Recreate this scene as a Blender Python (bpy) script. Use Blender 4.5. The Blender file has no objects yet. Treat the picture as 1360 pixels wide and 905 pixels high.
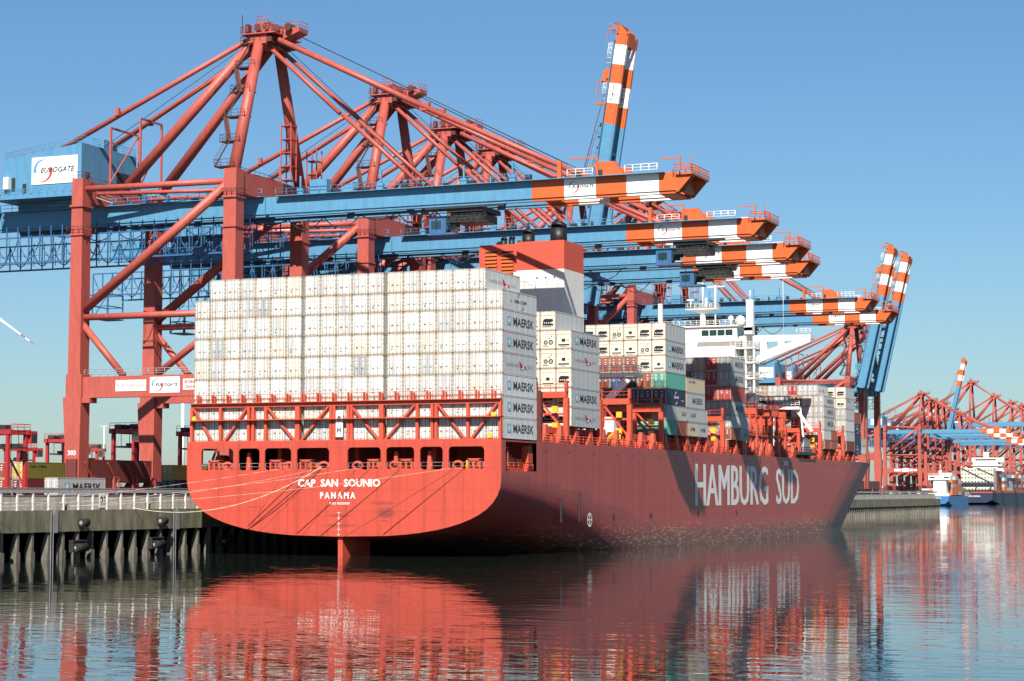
import bpy, math, random
from mathutils import Vector, Matrix
R = math.radians
sc = bpy.context.scene
col = sc.collection
# ------------------------------------------------------------------ camera
cd = bpy.data.cameras.new("camera"); cam = bpy.data.objects.new("camera", cd); col.objects.link(cam)
cd.sensor_width = 36.0; cd.lens = 2692.0/1360.0*36.0; cd.clip_start = 1.0; cd.clip_end = 30000.0
cam.location = (127.32, -248.54, 8.34)
cam.rotation_euler = (math.pi/2+0.07509, 0, 0.38845)
sc.camera = cam
# ------------------------------------------------------------------ sky, sun, exposure
SUN = Vector((.32, -1.0, .93)).normalized()          # towards the sun
sun_el = math.asin(SUN.z); sun_az = math.atan2(SUN.x, SUN.y)
w = bpy.data.worlds.new("World"); sc.world = w; w.use_nodes = True
nt = w.node_tree; bg = nt.nodes["Background"]
sky = nt.nodes.new("ShaderNodeTexSky"); sky.sky_type = 'NISHITA'; sky.sun_disc = False
sky.sun_elevation = sun_el; sky.sun_rotation = sun_az
sky.altitude = 0; sky.air_density = 1.2; sky.dust_density = 0.42; sky.ozone_density = 10.0
tint = nt.nodes.new("ShaderNodeVectorMath"); tint.operation = 'MULTIPLY'; tint.inputs[1].default_value = (.95, 1.0, .97)
nt.links.new(sky.outputs[0], tint.inputs[0]); nt.links.new(tint.outputs[0], bg.inputs[0]); bg.inputs[1].default_value = 0.054
sl = bpy.data.lights.new("sun", 'SUN'); so = bpy.data.objects.new("sun", sl); col.objects.link(so)
sl.energy = 5.0; sl.angle = R(.5); sl.color = (1, .93, .83)
so.location = (100, -300, 250); so.rotation_euler = (-SUN).to_track_quat('-Z', 'Y').to_euler()
sc.view_settings.view_transform = 'Standard'; sc.view_settings.look = 'None'
sc.view_settings.exposure = 1.0; sc.view_settings.gamma = 1
try: sc.view_settings.use_curve_mapping = False
except Exception: pass

# ------------------------------------------------------------------ helpers
def V(*a): return Vector(a)
def lerp(a, b, t): return a+(b-a)*t
_tx = {}
def text_geo(s, bold=0.0):
    k = (s, bold)
    if k not in _tx:
        c = bpy.data.curves.new("lettering", 'FONT'); c.body = s; c.fill_mode = 'FRONT'; c.resolution_u = 2; c.offset = bold
        o = bpy.data.objects.new("lettering", c); col.objects.link(o)
        me = bpy.data.meshes.new_from_object(o.evaluated_get(bpy.context.evaluated_depsgraph_get()))
        vs = [(v.co.x, v.co.y) for v in me.vertices]; fs = [tuple(p.vertices) for p in me.polygons]
        bpy.data.objects.remove(o); bpy.data.curves.remove(c); bpy.data.meshes.remove(me)
        x0 = min(v[0] for v in vs); x1 = max(v[0] for v in vs); y0 = min(v[1] for v in vs); y1 = max(v[1] for v in vs)
        _tx[k] = ([((a-x0)/(x1-x0), (b-y0)/(y1-y0)) for a, b in vs], fs)
    return _tx[k]
def plate_geo(outline, holes):
    c = bpy.data.curves.new("plate", 'CURVE'); c.dimensions = '2D'; c.fill_mode = 'BOTH'
    for pts in [outline]+list(holes):
        sp = c.splines.new('POLY'); sp.points.add(len(pts)-1); sp.use_cyclic_u = True
        for p, q in zip(sp.points, pts): p.co = (q[0], q[1], 0, 1)
    o = bpy.data.objects.new("plate", c); col.objects.link(o)
    me = bpy.data.meshes.new_from_object(o.evaluated_get(bpy.context.evaluated_depsgraph_get()))
    vs = [(v.co.x, v.co.y) for v in me.vertices]; fs = [tuple(p.vertices) for p in me.polygons]
    bpy.data.objects.remove(o); bpy.data.curves.remove(c); bpy.data.meshes.remove(me)
    return vs, fs
def rrect(x0, z0, x1, z1, r, n=4):
    o = []
    for cx, cz, a0 in ((x1-r, z1-r, 0), (x0+r, z1-r, 90), (x0+r, z0+r, 180), (x1-r, z0+r, 270)):
        for i in range(n+1):
            a = R(a0+90*i/n); o.append((cx+r*math.cos(a), cz+r*math.sin(a)))
    return o
class MB:
    def __init__(s): s.v = []; s.f = []; s.m = []; s.s = []
    def face(s, idx, mi=0, sm=False): s.f.append(tuple(idx)); s.m.append(mi); s.s.append(sm)
    def hexa(s, p, mi=0):
        n = len(s.v); s.v += [tuple(q) for q in p]
        for q in ((3,2,1,0),(4,5,6,7),(0,1,5,4),(1,2,6,5),(2,3,7,6),(3,0,4,7)): s.face([n+i for i in q], mi)
        return s
    def box(s, a, b, mi=0):
        x0,y0,z0 = a; x1,y1,z1 = b
        x0,x1 = min(x0,x1),max(x0,x1); y0,y1 = min(y0,y1),max(y0,y1); z0,z1 = min(z0,z1),max(z0,z1)
        return s.hexa([(x0,y0,z0),(x1,y0,z0),(x1,y1,z0),(x0,y1,z0),(x0,y0,z1),(x1,y0,z1),(x1,y1,z1),(x0,y1,z1)], mi)
    def frust(s, c0, sx0, sy0, c1, sx1, sy1, mi=0):
        p = []
        for c, sx, sy in ((c0,sx0,sy0),(c1,sx1,sy1)):
            for i, j in ((-1,-1),(1,-1),(1,1),(-1,1)): p.append((c[0]+i*sx/2, c[1]+j*sy/2, c[2]))
        return s.hexa(p, mi)
    def bar(s, p, q, wd, ht, mi=0, up=None):
        p = Vector(p); q = Vector(q); d = (q-p).normalized()
        u = Vector(up) if up else Vector((0,0,1))
        if abs(d.dot(u)) > .98: u = Vector((0,1,0))
        a = d.cross(u).normalized()*(wd/2); b = a.cross(d).normalized()*(ht/2)
        return s.hexa([p-a-b, p+a-b, p+a+b, p-a+b, q-a-b, q+a-b, q+a+b, q-a+b], mi)
    def tube(s, p, q, r, n=8, mi=0, r2=None, sm=True):
        p = Vector(p); q = Vector(q); d = (q-p).normalized()
        u = Vector((0,0,1)) if abs(d.z) < .95 else Vector((0,1,0))
        a = d.cross(u).normalized(); b = a.cross(d); r2 = r if r2 is None else r2
        k = len(s.v)
        for c, rr in ((p,r),(q,r2)):
            for i in range(n):
                t = 2*math.pi*i/n; s.v.append(tuple(c+a*(rr*math.cos(t))+b*(rr*math.sin(t))))
        for i in range(n):
            j = (i+1) % n; s.face((k+i, k+n+i, k+n+j, k+j), mi, sm)
        s.face([k+i for i in range(n)], mi); s.face([k+n+i for i in reversed(range(n))], mi)
        return s
    def path(s, pts, r, n=6, mi=0):
        for a, b in zip(pts, pts[1:]): s.tube(a, b, r, n, mi)
        return s
    def prism(s, pts, vec, mi=0):
        n = len(s.v); k = len(pts); vec = Vector(vec)
        s.v += [tuple(p) for p in pts]+[tuple(Vector(p)+vec) for p in pts]
        s.face([n+i for i in reversed(range(k))], mi); s.face([n+k+i for i in range(k)], mi)
        for i in range(k):
            j = (i+1) % k; s.face((n+i, n+j, n+k+j, n+k+i), mi)
        return s
    def text(s, t, o, xd, yd, wd, ht, mi=0, bold=0.0, shear=0.0):
        vs, fs = text_geo(t, bold); o = Vector(o); xd = Vector(xd); yd = Vector(yd); n = len(s.v)
        for a, b in vs: s.v.append(tuple(o+xd*(a*wd+b*ht*shear)+yd*(b*ht)))
        for f in fs: s.face([n+i for i in f], mi)
        return s
    def plate(s, outline, holes, o, xd, yd, th, mi=0):
        vs, fs = plate_geo(outline, holes); o = Vector(o); xd = Vector(xd); yd = Vector(yd); nn = xd.cross(yd)*th
        n = len(s.v)
        for a, b in vs: s.v.append(tuple(o+xd*a+yd*b))
        for f in fs: s.face([n+i for i in f], mi)
        m = len(s.v)
        for a, b in vs: s.v.append(tuple(o+xd*a+yd*b-nn))
        for f in fs: s.face([m+i for i in reversed(f)], mi)
        for pts in [outline]+list(holes):
            k = len(s.v); c = len(pts)
            for a, b in pts: s.v.append(tuple(o+xd*a+yd*b))
            for a, b in pts: s.v.append(tuple(o+xd*a+yd*b-nn))
            for i in range(c):
                j = (i+1) % c; s.face((k+i, k+j, k+c+j, k+c+i), mi)
        return s
    def arc(s, o, xd, yd, r0, r1, a0, a1, mi=0, taper=True, n=12):
        o = Vector(o); xd = Vector(xd); yd = Vector(yd); k = len(s.v)
        for i in range(n+1):
            t = i/n; a = R(lerp(a0, a1, t)); d = xd*math.cos(a)+yd*math.sin(a)
            ri = lerp(r0, r1, 1-t) if taper else r0
            s.v.append(tuple(o+d*min(ri, r1-.01*r1))); s.v.append(tuple(o+d*r1))
        for i in range(n): s.face((k+2*i, k+2*i+1, k+2*i+3, k+2*i+2), mi)
        return s
    def rail(s, pts, h=1.1, sp=2.0, r=.035, mi=0, mid=1, n=4):
        up = Vector((0,0,1))
        for a, b in zip(pts, pts[1:]):
            a = Vector(a); b = Vector(b); L = (b-a).length; c = max(1, int(round(L/sp)))
            for i in range(c+1): s.tube(a.lerp(b, i/c), a.lerp(b, i/c)+up*h, r, n, mi)
            s.tube(a+up*h, b+up*h, r, n, mi)
            for k in range(mid): s.tube(a+up*h*(k+1)/(mid+1), b+up*h*(k+1)/(mid+1), r*.8, n, mi)
        return s
    def mesh(s, name, mats):
        me = bpy.data.meshes.new(name); me.from_pydata(s.v, [], s.f)
        if not isinstance(mats, (list, tuple)): mats = [mats]
        for m in mats: me.materials.append(m)
        me.polygons.foreach_set('material_index', s.m); me.polygons.foreach_set('use_smooth', s.s); me.update()
        return me
    def build(s, name, mats, parent=None, loc=None):
        return link(name, s.mesh(name, mats), parent, loc)
def link(name, me, parent=None, loc=None):
    o = bpy.data.objects.new(name, me); col.objects.link(o)
    if loc is not None: o.location = loc
    if parent is not None: o.parent = parent
    return o
def tag(o, label=None, cat=None, group=None, kind=None):
    if label: o['label'] = label
    if cat: o['category'] = cat
    if group: o['group'] = group
    if kind: o['kind'] = kind
    return o
def empty(name, loc, rz=0):
    o = bpy.data.objects.new(name, None); col.objects.link(o); o.location = loc; o.rotation_euler = (0,0,rz); o.empty_display_size = 1
    return o
def kids(o): return [c for c in bpy.data.objects if c.parent == o]
_kc = {}
def copy_tree(o, parent=None, skip=()):
    c = o.copy(); col.objects.link(c); c.parent = parent
    if o not in _kc: _kc[o] = kids(o)
    for ch in _kc[o]:
        if ch.name.split('.')[0] in skip: continue
        copy_tree(ch, c, skip)
    return c
# ------------------------------------------------------------------ materials
def mat(name, c, rough=.5, metal=0.0, var=.12, scale=.35, rust=0.0, rustcol=(.17,.07,.03), rnd=0.0, streak=True, spec=.4, bump=0.0):
    c = [x*.8 for x in c]
    m = bpy.data.materials.new(name); m.use_nodes = True; n = m.node_tree.nodes; l = m.node_tree.links
    b = n["Principled BSDF"]; b.inputs["Roughness"].default_value = rough; b.inputs["Metallic"].default_value = metal
    b.inputs["Specular IOR Level"].default_value = spec
    tc = n.new("ShaderNodeTexCoord"); mp = n.new("ShaderNodeMapping")
    mp.inputs["Scale"].default_value = (scale, scale, scale*(.22 if streak else 1)); l.new(tc.outputs["Object"], mp.inputs[0])
    oi = n.new("ShaderNodeObjectInfo"); vm = n.new("ShaderNodeVectorMath"); vm.operation = 'SCALE'; vm.inputs[0].default_value = (37,53,71)
    l.new(oi.outputs["Random"], vm.inputs["Scale"]); l.new(vm.outputs[0], mp.inputs["Location"])
    nz = n.new("ShaderNodeTexNoise"); nz.inputs["Scale"].default_value = 4; nz.inputs["Detail"].default_value = 6; nz.inputs["Roughness"].default_value = .65
    l.new(mp.outputs[0], nz.inputs[0])
    rp = n.new("ShaderNodeValToRGB"); e = rp.color_ramp.elements
    e[0].position = .3; e[1].position = .7
    e[0].color = (*[max(0, x*(1-var)) for x in c], 1); e[1].color = (*[min(1, x*(1+var*.6)) for x in c], 1)
    l.new(nz.outputs[0], rp.inputs[0]); out = rp.outputs[0]
    if rust > 0:
        n2 = n.new("ShaderNodeTexNoise"); n2.inputs["Scale"].default_value = 9; n2.inputs["Detail"].default_value = 8; n2.inputs["Roughness"].default_value = .7
        l.new(mp.outputs[0], n2.inputs[0]); r2 = n.new("ShaderNodeMapRange")
        r2.inputs[1].default_value = .62-.2*rust; r2.inputs[2].default_value = .80-.1*rust; r2.inputs[3].default_value = 0; r2.inputs[4].default_value = .85
        l.new(n2.outputs[0], r2.inputs[0]); mx = n.new("ShaderNodeMix"); mx.data_type = 'RGBA'
        l.new(r2.outputs[0], mx.inputs[0]); l.new(out, mx.inputs[6]); mx.inputs[7].default_value = (*rustcol, 1); out = mx.outputs[2]
    if rnd > 0:
        hs = n.new("ShaderNodeHueSaturation"); mr = n.new("ShaderNodeMapRange"); mr.inputs[3].default_value = 1-rnd; mr.inputs[4].default_value = 1+rnd*.3
        l.new(oi.outputs["Random"], mr.inputs[0]); l.new(mr.outputs[0], hs.inputs["Value"]); l.new(out, hs.inputs["Color"]); out = hs.outputs[0]
    l.new(out, b.inputs["Base Color"])
    if bump > 0:
        bp = n.new("ShaderNodeBump"); bp.inputs["Strength"].default_value = bump; bp.inputs["Distance"].default_value = .05
        l.new(nz.outputs[0], bp.inputs["Height"]); l.new(bp.outputs[0], b.inputs["Normal"])
    return m
M = {}
M['red'] = mat('crane_red_paint', (.42,.088,.066), .5, var=.18, rust=.12, rustcol=(.22,.06,.04))
M['darkred'] = mat('dark_red_paint', (.15,.032,.027), .55, var=.2, rust=.2)
M['blue'] = mat('crane_blue_paint', (.085,.255,.42), .5, var=.15, rust=.05, rustcol=(.06,.09,.12))
M['grating'] = mat('dark_red_grating', (.09,.028,.026), .6, var=.3)
M['dblue'] = mat('deep_blue_paint', (.032,.12,.27), .5, var=.15)
M['orange'] = mat('boom_orange_paint', (.56,.112,.024), .5, var=.12)
M['white'] = mat('white_paint', (.78,.77,.74), .45, var=.08, rust=.05, rustcol=(.4,.3,.2))
M['sign'] = mat('sign_white', (.8,.8,.79), .4, var=.02)
M['lblue'] = mat('logo_blue', (.10,.27,.55), .5, var=.02)
M['lred'] = mat('logo_red', (.6,.06,.05), .5, var=.02)
M['ink'] = mat('dark_lettering', (.02,.022,.03), .5, var=.05)
M['black'] = mat('black_paint', (.012,.012,.013), .5, var=.2)
M['dark'] = mat('dark_steel', (.03,.032,.036), .5, var=.3)
M['steel'] = mat('grey_steel', (.33,.34,.35), .45, .2, var=.2, rust=.1)
M['glass'] = mat('cab_glass', (.02,.05,.055), .08, var=.1, spec=.8)
M['yellow'] = mat('yellow_paint', (.75,.45,.03), .5, var=.1)
M['ship_orange'] = mat('deck_orange_paint', (.56,.082,.042), .5, var=.18, rust=.15, rustcol=(.2,.05,.03))
M['strad'] = mat('carrier_red_paint', (.38,.028,.032), .45, var=.1)
M['rubber'] = mat('black_rubber', (.015,.015,.016), .8, var=.2)
M['rope'] = mat('pale_rope', (.62,.56,.42), .8, var=.1)
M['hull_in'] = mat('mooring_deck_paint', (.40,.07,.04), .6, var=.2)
# ------------------------------------------------------------------ special materials
def hull_mat(name, c, grime_z=3.0, smudge=False):
    m = mat(name, c, .45, var=.10, scale=.12, rust=.03, rustcol=(.16,.035,.025)); n = m.node_tree.nodes; l = m.node_tree.links
    b = n["Principled BSDF"]; src = b.inputs["Base Color"].links[0].from_socket
    tc = n.new("ShaderNodeTexCoord"); sx = n.new("ShaderNodeSeparateXYZ"); l.new(tc.outputs["Object"], sx.inputs[0])
    def math_(op, a, b_=None, clamp=False):
        q = n.new("ShaderNodeMath"); q.operation = op; q.use_clamp = clamp
        for i, v in enumerate((a, b_)):
            if v is None: continue
            if isinstance(v, (int, float)): q.inputs[i].default_value = v
            else: l.new(v, q.inputs[i])
        return q.outputs[0]
    def noise(sc3, sc_, det=6):
        mp = n.new("ShaderNodeMapping"); mp.inputs["Scale"].default_value = sc3; l.new(tc.outputs["Object"], mp.inputs[0])
        q = n.new("ShaderNodeTexNoise"); q.inputs["Scale"].default_value = sc_; q.inputs["Detail"].default_value = det; q.inputs["Roughness"].default_value = .7
        l.new(mp.outputs[0], q.inputs[0]); return q.outputs[0]
    def mix(f, a, cc):
        q = n.new("ShaderNodeMix"); q.data_type = 'RGBA'; l.new(f, q.inputs[0]); l.new(a, q.inputs[6]); q.inputs[7].default_value = (*cc, 1); return q.outputs[2]
    # vertical run-off streaks
    st = noise((.9,.9,.03), 1.6); f = math_('MULTIPLY', math_('SUBTRACT', st, .50), 3.2, True); out = mix(f, src, [x*.4 for x in c])
    # plate seams
    for ax, per in ((1, 11.6), (2, 2.9), (0, 8.0)):
        p = math_('FRACT', math_('DIVIDE', sx.outputs[ax], per)); g = math_('LESS_THAN', p, .10/per)
        out = mix(math_('MULTIPLY', g, .28), out, [x*.28 for x in c])
    # waterline grime and scraped paint
    nz = noise((.25,.25,.5), 1.5)
    zz = math_('SUBTRACT', math_('ADD', grime_z, math_('MULTIPLY', math_('SUBTRACT', nz, .5), 4.0)), sx.outputs[2])
    f = math_('MULTIPLY', math_('MULTIPLY', zz, .55, True), .8); out = mix(f, out, (.10,.045,.032))
    sc_ = noise((.25,.25,1.6), 2.4, 9); f = math_('MULTIPLY', math_('MULTIPLY', math_('SUBTRACT', sc_, .53), 9, True), math_('MULTIPLY', math_('SUBTRACT', grime_z+1.2, sx.outputs[2]), .5, True))
    out = mix(math_('MULTIPLY', f, .75), out, (.48,.37,.27))
    rs = noise((.5,.5,.16), 3.1, 9); f = math_('MULTIPLY', math_('MULTIPLY', math_('SUBTRACT', rs, .57), 8, True), math_('MULTIPLY', math_('SUBTRACT', grime_z+4.5, sx.outputs[2]), .3, True))
    out = mix(math_('MULTIPLY', f, .7), out, (.13,.05,.02))
    if smudge:
        for (x0, z0, rx, rz, amt) in ((7.1,5.65,1.5,.75,.75),(6.7,6.95,2.1,.28,.5),(0.0,5.25,2.2,.22,.6),(.3,3.9,2.8,.25,.55),(6.9,4.6,.6,.14,.6),(-13,6.4,1.6,.16,.45),(-17.5,6.9,1.2,.14,.4)):
            dx = math_('DIVIDE', math_('SUBTRACT', sx.outputs[0], x0), rx); dz = math_('DIVIDE', math_('SUBTRACT', sx.outputs[2], z0), rz)
            d = math_('ADD', math_('MULTIPLY', dx, dx), math_('MULTIPLY', dz, dz)); nn = noise((1,1,1.6), 1.4)
            f = math_('MULTIPLY', math_('SUBTRACT', 1.25, math_('ADD', d, math_('MULTIPLY', math_('SUBTRACT', nn, .5), 2.6))), amt, True)
            out = mix(math_('MINIMUM', f, amt), out, (.14,.035,.03))
    l.new(out, b.inputs["Base Color"])
    return m
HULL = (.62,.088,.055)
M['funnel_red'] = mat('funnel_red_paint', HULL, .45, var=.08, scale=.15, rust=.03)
M['hull'] = hull_mat('ship_red_shaded_side', (.40,.066,.055))  # same red as the transom, darkened to imitate weaker light on the sides
M['transom'] = hull_mat('transom_red_paint', HULL, -2.0, True)

wm = bpy.data.materials.new('harbour_water'); wm.use_nodes = True
n = wm.node_tree.nodes; l = wm.node_tree.links; b = n["Principled BSDF"]
b.inputs["Base Color"].default_value = (.012,.017,.014,1); b.inputs["Roughness"].default_value = .012; b.inputs["IOR"].default_value = 1.33
tc = n.new("ShaderNodeTexCoord")
def wn(scale3, s, det, rot=0):
    mp = n.new("ShaderNodeMapping"); mp.inputs["Scale"].default_value = scale3; mp.inputs["Rotation"].default_value = (0,0,rot); l.new(tc.outputs["Object"], mp.inputs[0])
    q = n.new("ShaderNodeTexNoise"); q.inputs["Scale"].default_value = s; q.inputs["Detail"].default_value = det; q.inputs["Roughness"].default_value = .55; l.new(mp.outputs[0], q.inputs[0]); return q.outputs[0]
a1 = wn((.55,1.5,1), .42, 2.2, .39); a2 = wn((.6,1.3,1), .10, 2, .39); a3 = wn((1,1,1), .018, 2)
mr = n.new("ShaderNodeMapRange"); mr.inputs[1].default_value = .38; mr.inputs[2].default_value = .66; mr.inputs[3].default_value = .35; mr.inputs[4].default_value = 1.1; l.new(a3, mr.inputs[0])
mm = n.new("ShaderNodeMath"); mm.operation = 'MULTIPLY_ADD'; l.new(a2, mm.inputs[0]); mm.inputs[1].default_value = 1.6; l.new(a1, mm.inputs[2])
m2 = n.new("ShaderNodeMath"); m2.operation = 'MULTIPLY'; l.new(mm.outputs[0], m2.inputs[0]); l.new(mr.outputs[0], m2.inputs[1])
bp = n.new("ShaderNodeBump"); bp.inputs["Strength"].default_value = 1.0; bp.inputs["Distance"].default_value = .036
l.new(m2.outputs[0], bp.inputs["Height"]); l.new(bp.outputs[0], b.inputs["Normal"])
M['water'] = wm
M['concrete'] = mat('quay_concrete', (.30,.29,.26), .85, var=.35, scale=.25, rust=.15, rustcol=(.09,.08,.05))
M['pale_concrete'] = mat('parapet_concrete', (.50,.47,.41), .85, var=.35, scale=.3, rust=.3, rustcol=(.16,.15,.12))
M['capcon'] = mat('mossy_concrete', (.19,.185,.125), .9, var=.55, scale=.18, rust=.5, rustcol=(.06,.07,.025))
M['pile'] = mat('weathered_pile_steel', (.16,.15,.125), .85, var=.5, scale=.3, rust=.5, rustcol=(.03,.027,.02))
M['pilewall'] = mat('dark_sheet_pile', (.022,.021,.02), .9, var=.5)
M['asphalt'] = mat('quay_asphalt', (.09,.09,.088), .9, var=.25, scale=.05, streak=False)
M['galv'] = mat('galvanised_rail', (.42,.43,.45), .5, .15, var=.2, rust=.05)
# ------------------------------------------------------------------ setting
WZ = -.3
me = MB(); me.v += [(-2250,-680,WZ),(2050,-680,WZ),(2050,2250,WZ),(-2250,2250,WZ)]; me.face((0,1,2,3))
tag(me.build('water', M['water']), kind='structure')
# quay deck (ground) and far terminal ground
GZ = 8.0
g = MB(); g.box((-2200,-520,-3),(-29.6,596,GZ)); g.box((-2200,596.01,-3),(-140,980,GZ))
tag(g.build('quay', M['asphalt']), kind='structure')
g = MB(); g.box((-2200,980.01,-3),(-150,2200,GZ-.4)); tag(g.build('terminal_ground', M['asphalt']), kind='structure')

# quay wall: service ledge, cap beam, piles, fenders
qw = empty('quay_wall', (-27,0,WZ)); tag(qw, 'long mossy concrete quay wall on dark piles along the port side of the red ship', 'quay wall')
Y0, Y1 = -130, 596
m = MB(); m.box((-2.55,Y0,6.40),(-2.05,Y1,8.1)); m.build('parapet', M['pale_concrete'], qw)
m = MB(); y = Y0; r_ = random.Random(4)
while y < Y1:
    y2 = min(Y1, y+13.6); m.box((-2.6,y+.06,3.62),(0,y2-.06,6.38)); y = y2
m.build('cap_beam', M['capcon'], qw)
m = MB(); m.box((-3.2,Y0,-4),(-2.6,Y1,6.3)); m.build('sheet_piling', M['pilewall'], qw)
pm = MB(); pm.prism([(-1.35,-.22,-3),(-.15,-.22,-3),(-.15,-.22,3.6),(-.45,-.22,3.6),(-.8,-.22,2.9),(-1.2,-.22,1.6)], (0,.44,0)); pm.box((-.35,-.42,-3),(-.1,.42,1.2)); pme = pm.mesh('pile', M['pile'])
y = -62.0; np_ = 0
while y < 150:
    link('pile', pme, qw, (0,y+r_.uniform(-.25,.25),0)); y += 3.35; np_ += 1
pm = MB(); 
while y < 596: pm.box((-2.6,y-.22,-3),(-.15,y+.22,3.6)); y += 3.35
tag(pm.build('pile_row', M['pile'], qw), kind='stuff')
# fenders on the wall
def fender(y, z, kind):
    if kind == 0:
        m = MB(); m.tube((.0,y-.2,z),(.75,y-.2,z),.1,8); m.tube((.55,y-.9,z),(.55,y+.5,z),.55,14)
        o = m.build('roller_fender', M['rubber'], qw)
        k = MB(); k.tube((.55,y-.93,z),(.55,y-.90,z),.25,12); k.build('hub', M['steel'], o)
    else:
        m = MB(); m.box((-.1,y-1.6,z-.1),(.1,y+1.6,z+1.5)); m.box((.1,y-1.55,z-.1),(.5,y-1.25,z+1.3)); m.box((.1,y+1.25,z-.1),(.5,y+1.55,z+1.3)); m.box((.1,y-1.6,z+1.3),(.55,y+1.6,z+1.5))
        o = m.build('fender_frame', M['dark'], qw)
        k = MB(); k.tube((.6,y-1.2,z+.5),(.6,y+1.2,z+.5),.55,14); k.tube((.6,y-1.23,z+.5),(.6,y-1.21,z+.5),.2,10,1); k.build('fender_roller', [M['rubber'],M['steel']], o)
for y in (-41,-21.5,-2.2,17,36): fender(y, 4.75, 0)
for y in (-42.5,-22.5,-3.5,15.5): fender(y, 1.0, 1)
for y in (-28.2, 1.5):
    m = MB()
    for dy in (-.25,.25): m.bar((.12,y+dy,-2),(.12,y+dy,6.3),.08,.08)
    for i in range(22): m.bar((.12,y-.25,-1.8+i*.36),(.12,y+.25,-1.8+i*.36),.05,.05)
    m.build('ladder', M['steel'], qw)
    m = MB(); m.box((0,y+.5,3.5),(.12,y+1.3,6.4)); m.build('steel_plate', M['steel'], qw)
# quay railing
qr = empty('quay_railing', (-27,0,6.1)); tag(qr, 'grey galvanised crash rail on white posts running along the quay edge', 'railing')
m = MB(); m.box((-.45,-90,2.25),(-.2,590,2.8)); m.box((-.5,-90,2.82),(-.15,590,2.9)); m.build('top_beam', M['galv'], qr)
pm = MB(); pm.box((-.42,-.13,.02),(-.22,.13,2.25)); pme = pm.mesh('post', M['white'])
y = -62
for i in range(95): link('post', pme, qr, (0,y+i*3.35,0))
m = MB(); m.path([(-.3,-90,1.0),(-.3,150,1.0)], .04); m.path([(-.3,-90,.55),(-.3,150,.55)], .04); m.build('guard_rail', M['galv'], qr)
tv = bpy.data.objects.new('number_board', MB().box((0,-1.0,0),(.06,1.0,1.9)).text('23',(.066,-.75,.35),(0,1,0),(0,0,1),1.45,1.2,1,.03).mesh('number_board',[M['white'],M['ink']])); col.objects.link(tv)
tv.location = (-29.0,-13.5,6.35); tag(tv, 'white board with a black 23 on the quay parapet under the railing', 'sign')
# small bollards and grey boxes on the parapet
bm_ = MB(); bm_.tube((0,0,0),(0,0,.5),.28,10); bm_.tube((0,0,.5),(0,0,.75),.42,10); bme = bm_.mesh('bollard', M['dark'])
OTH = ['first','second','third','fourth','fifth','sixth','seventh','eighth','ninth','tenth','eleventh','twelfth','thirteenth','fourteenth','fifteenth','sixteenth','seventeenth','eighteenth','nineteenth']
for i, y in enumerate((-45,-24,-4)):
    o = link('bollard', bme, None, (-27.9,y,6.1)); tag(o, OTH[i]+' dark iron mooring bollard from the left on the quay ledge below the crash rail', 'bollard', 'bollards on the quay ledge')

# ------------------------------------------------------------------ the red container ship
ship = empty('container_ship', (0,0,0)); tag(ship, 'huge red container ship moored stern first beside the quay with white lettering', 'ship')
HB = 24.1; PZ = 2.6
def zk(y): return max(-12.0, 2.4-.021*max(0,y)**1.62)
def ztopb(y):
    pts = [(0,10.9),(20,9.2),(40,6.4),(60,3.0),(80,-.8),(110,-6),(400,-6)]
    for (a, va), (b_, vb) in zip(pts, pts[1:]):
        if y <= b_: return lerp(va, vb, (y-a)/(b_-a))
def halfb(y, z):
    k = zk(y); t = min(1, max(0, (z-k)/(ztopb(y)-k))); return HB*max(0, 1-(1-t)**PZ)**(1/PZ)
NZ = 26; ZL = 11.3
def bt(z): return max(0, min(1.1, (z+.3)/16.5))
def tipy(z): return 284+16*bt(z)**1.2
def bowk(z): return 1.6+.4*bt(z)
def bowy(z): return 175+35*bt(z)
stn = [0,1.5,3,5,8,11,14,18,22,26,30,35,40,45,50,56,62,68,75,82,90,100,115,130,150,170]
bows = [0,.06,.12,.18,.25,.32,.4,.48,.56,.64,.72,.79,.85,.9,.94,.97,.99,1.0]
rows_ = []
for y in stn:
    row = []
    for i in range(NZ+1):
        u = (i/NZ)**1.8; z = lerp(zk(y), ZL, u); row.append((halfb(y, z), y, z))
    rows_.append(row)
for s_ in bows:
    row = []
    for i in range(NZ+1):
        u = (i/NZ)**1.8; z = lerp(-12, ZL, u); k = bowk(z); b0 = halfb(230, z)
        row.append((b0*(1-s_**k), lerp(bowy(z), tipy(z), s_), z))
    rows_.append(row)
m = MB()
for sg in (1,-1):
    base = len(m.v)
    for row in rows_:
        for p in row: m.v.append((sg*p[0], p[1], p[2]))
    for a in range(len(rows_)-1):
        for i in range(NZ):
            q = [base+a*(NZ+1)+i, base+(a+1)*(NZ+1)+i, base+(a+1)*(NZ+1)+i+1, base+a*(NZ+1)+i+1]
            m.face(q if sg > 0 else q[::-1], 0, True)
# upper strake from y=12.6 forward
def strake(sg):
    base = len(m.v); ps = []
    for y in [12.6,40,80,120,160,195]: ps.append([(HB,y,ZL),(HB,y,15.45)])
    for s_ in bows:
        pr = []
        for z in (ZL, 15.45+1.8*s_**3): k = bowk(z); pr.append((HB*(1-s_**k), lerp(bowy(z), tipy(z), s_), z))
        ps.append(pr)
    for a, b_ in ps: m.v.append((sg*a[0],a[1],a[2])); m.v.append((sg*b_[0],b_[1],b_[2]))
    for i in range(len(ps)-1):
        q = [base+2*i, base+2*i+2, base+2*i+3, base+2*i+1]; m.face(q if sg > 0 else q[::-1], 0, True)
    return ps
ps = strake(1); strake(-1)
k = len(m.v)          # main deck
for a, b_ in ps: m.v += [(b_[0]-.05,b_[1],min(b_[2],15.3)),(-b_[0]+.05,b_[1],min(b_[2],15.3))]
for i in range(len(ps)-1): m.face((k+2*i, k+2*i+2, k+2*i+3, k+2*i+1))
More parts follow.
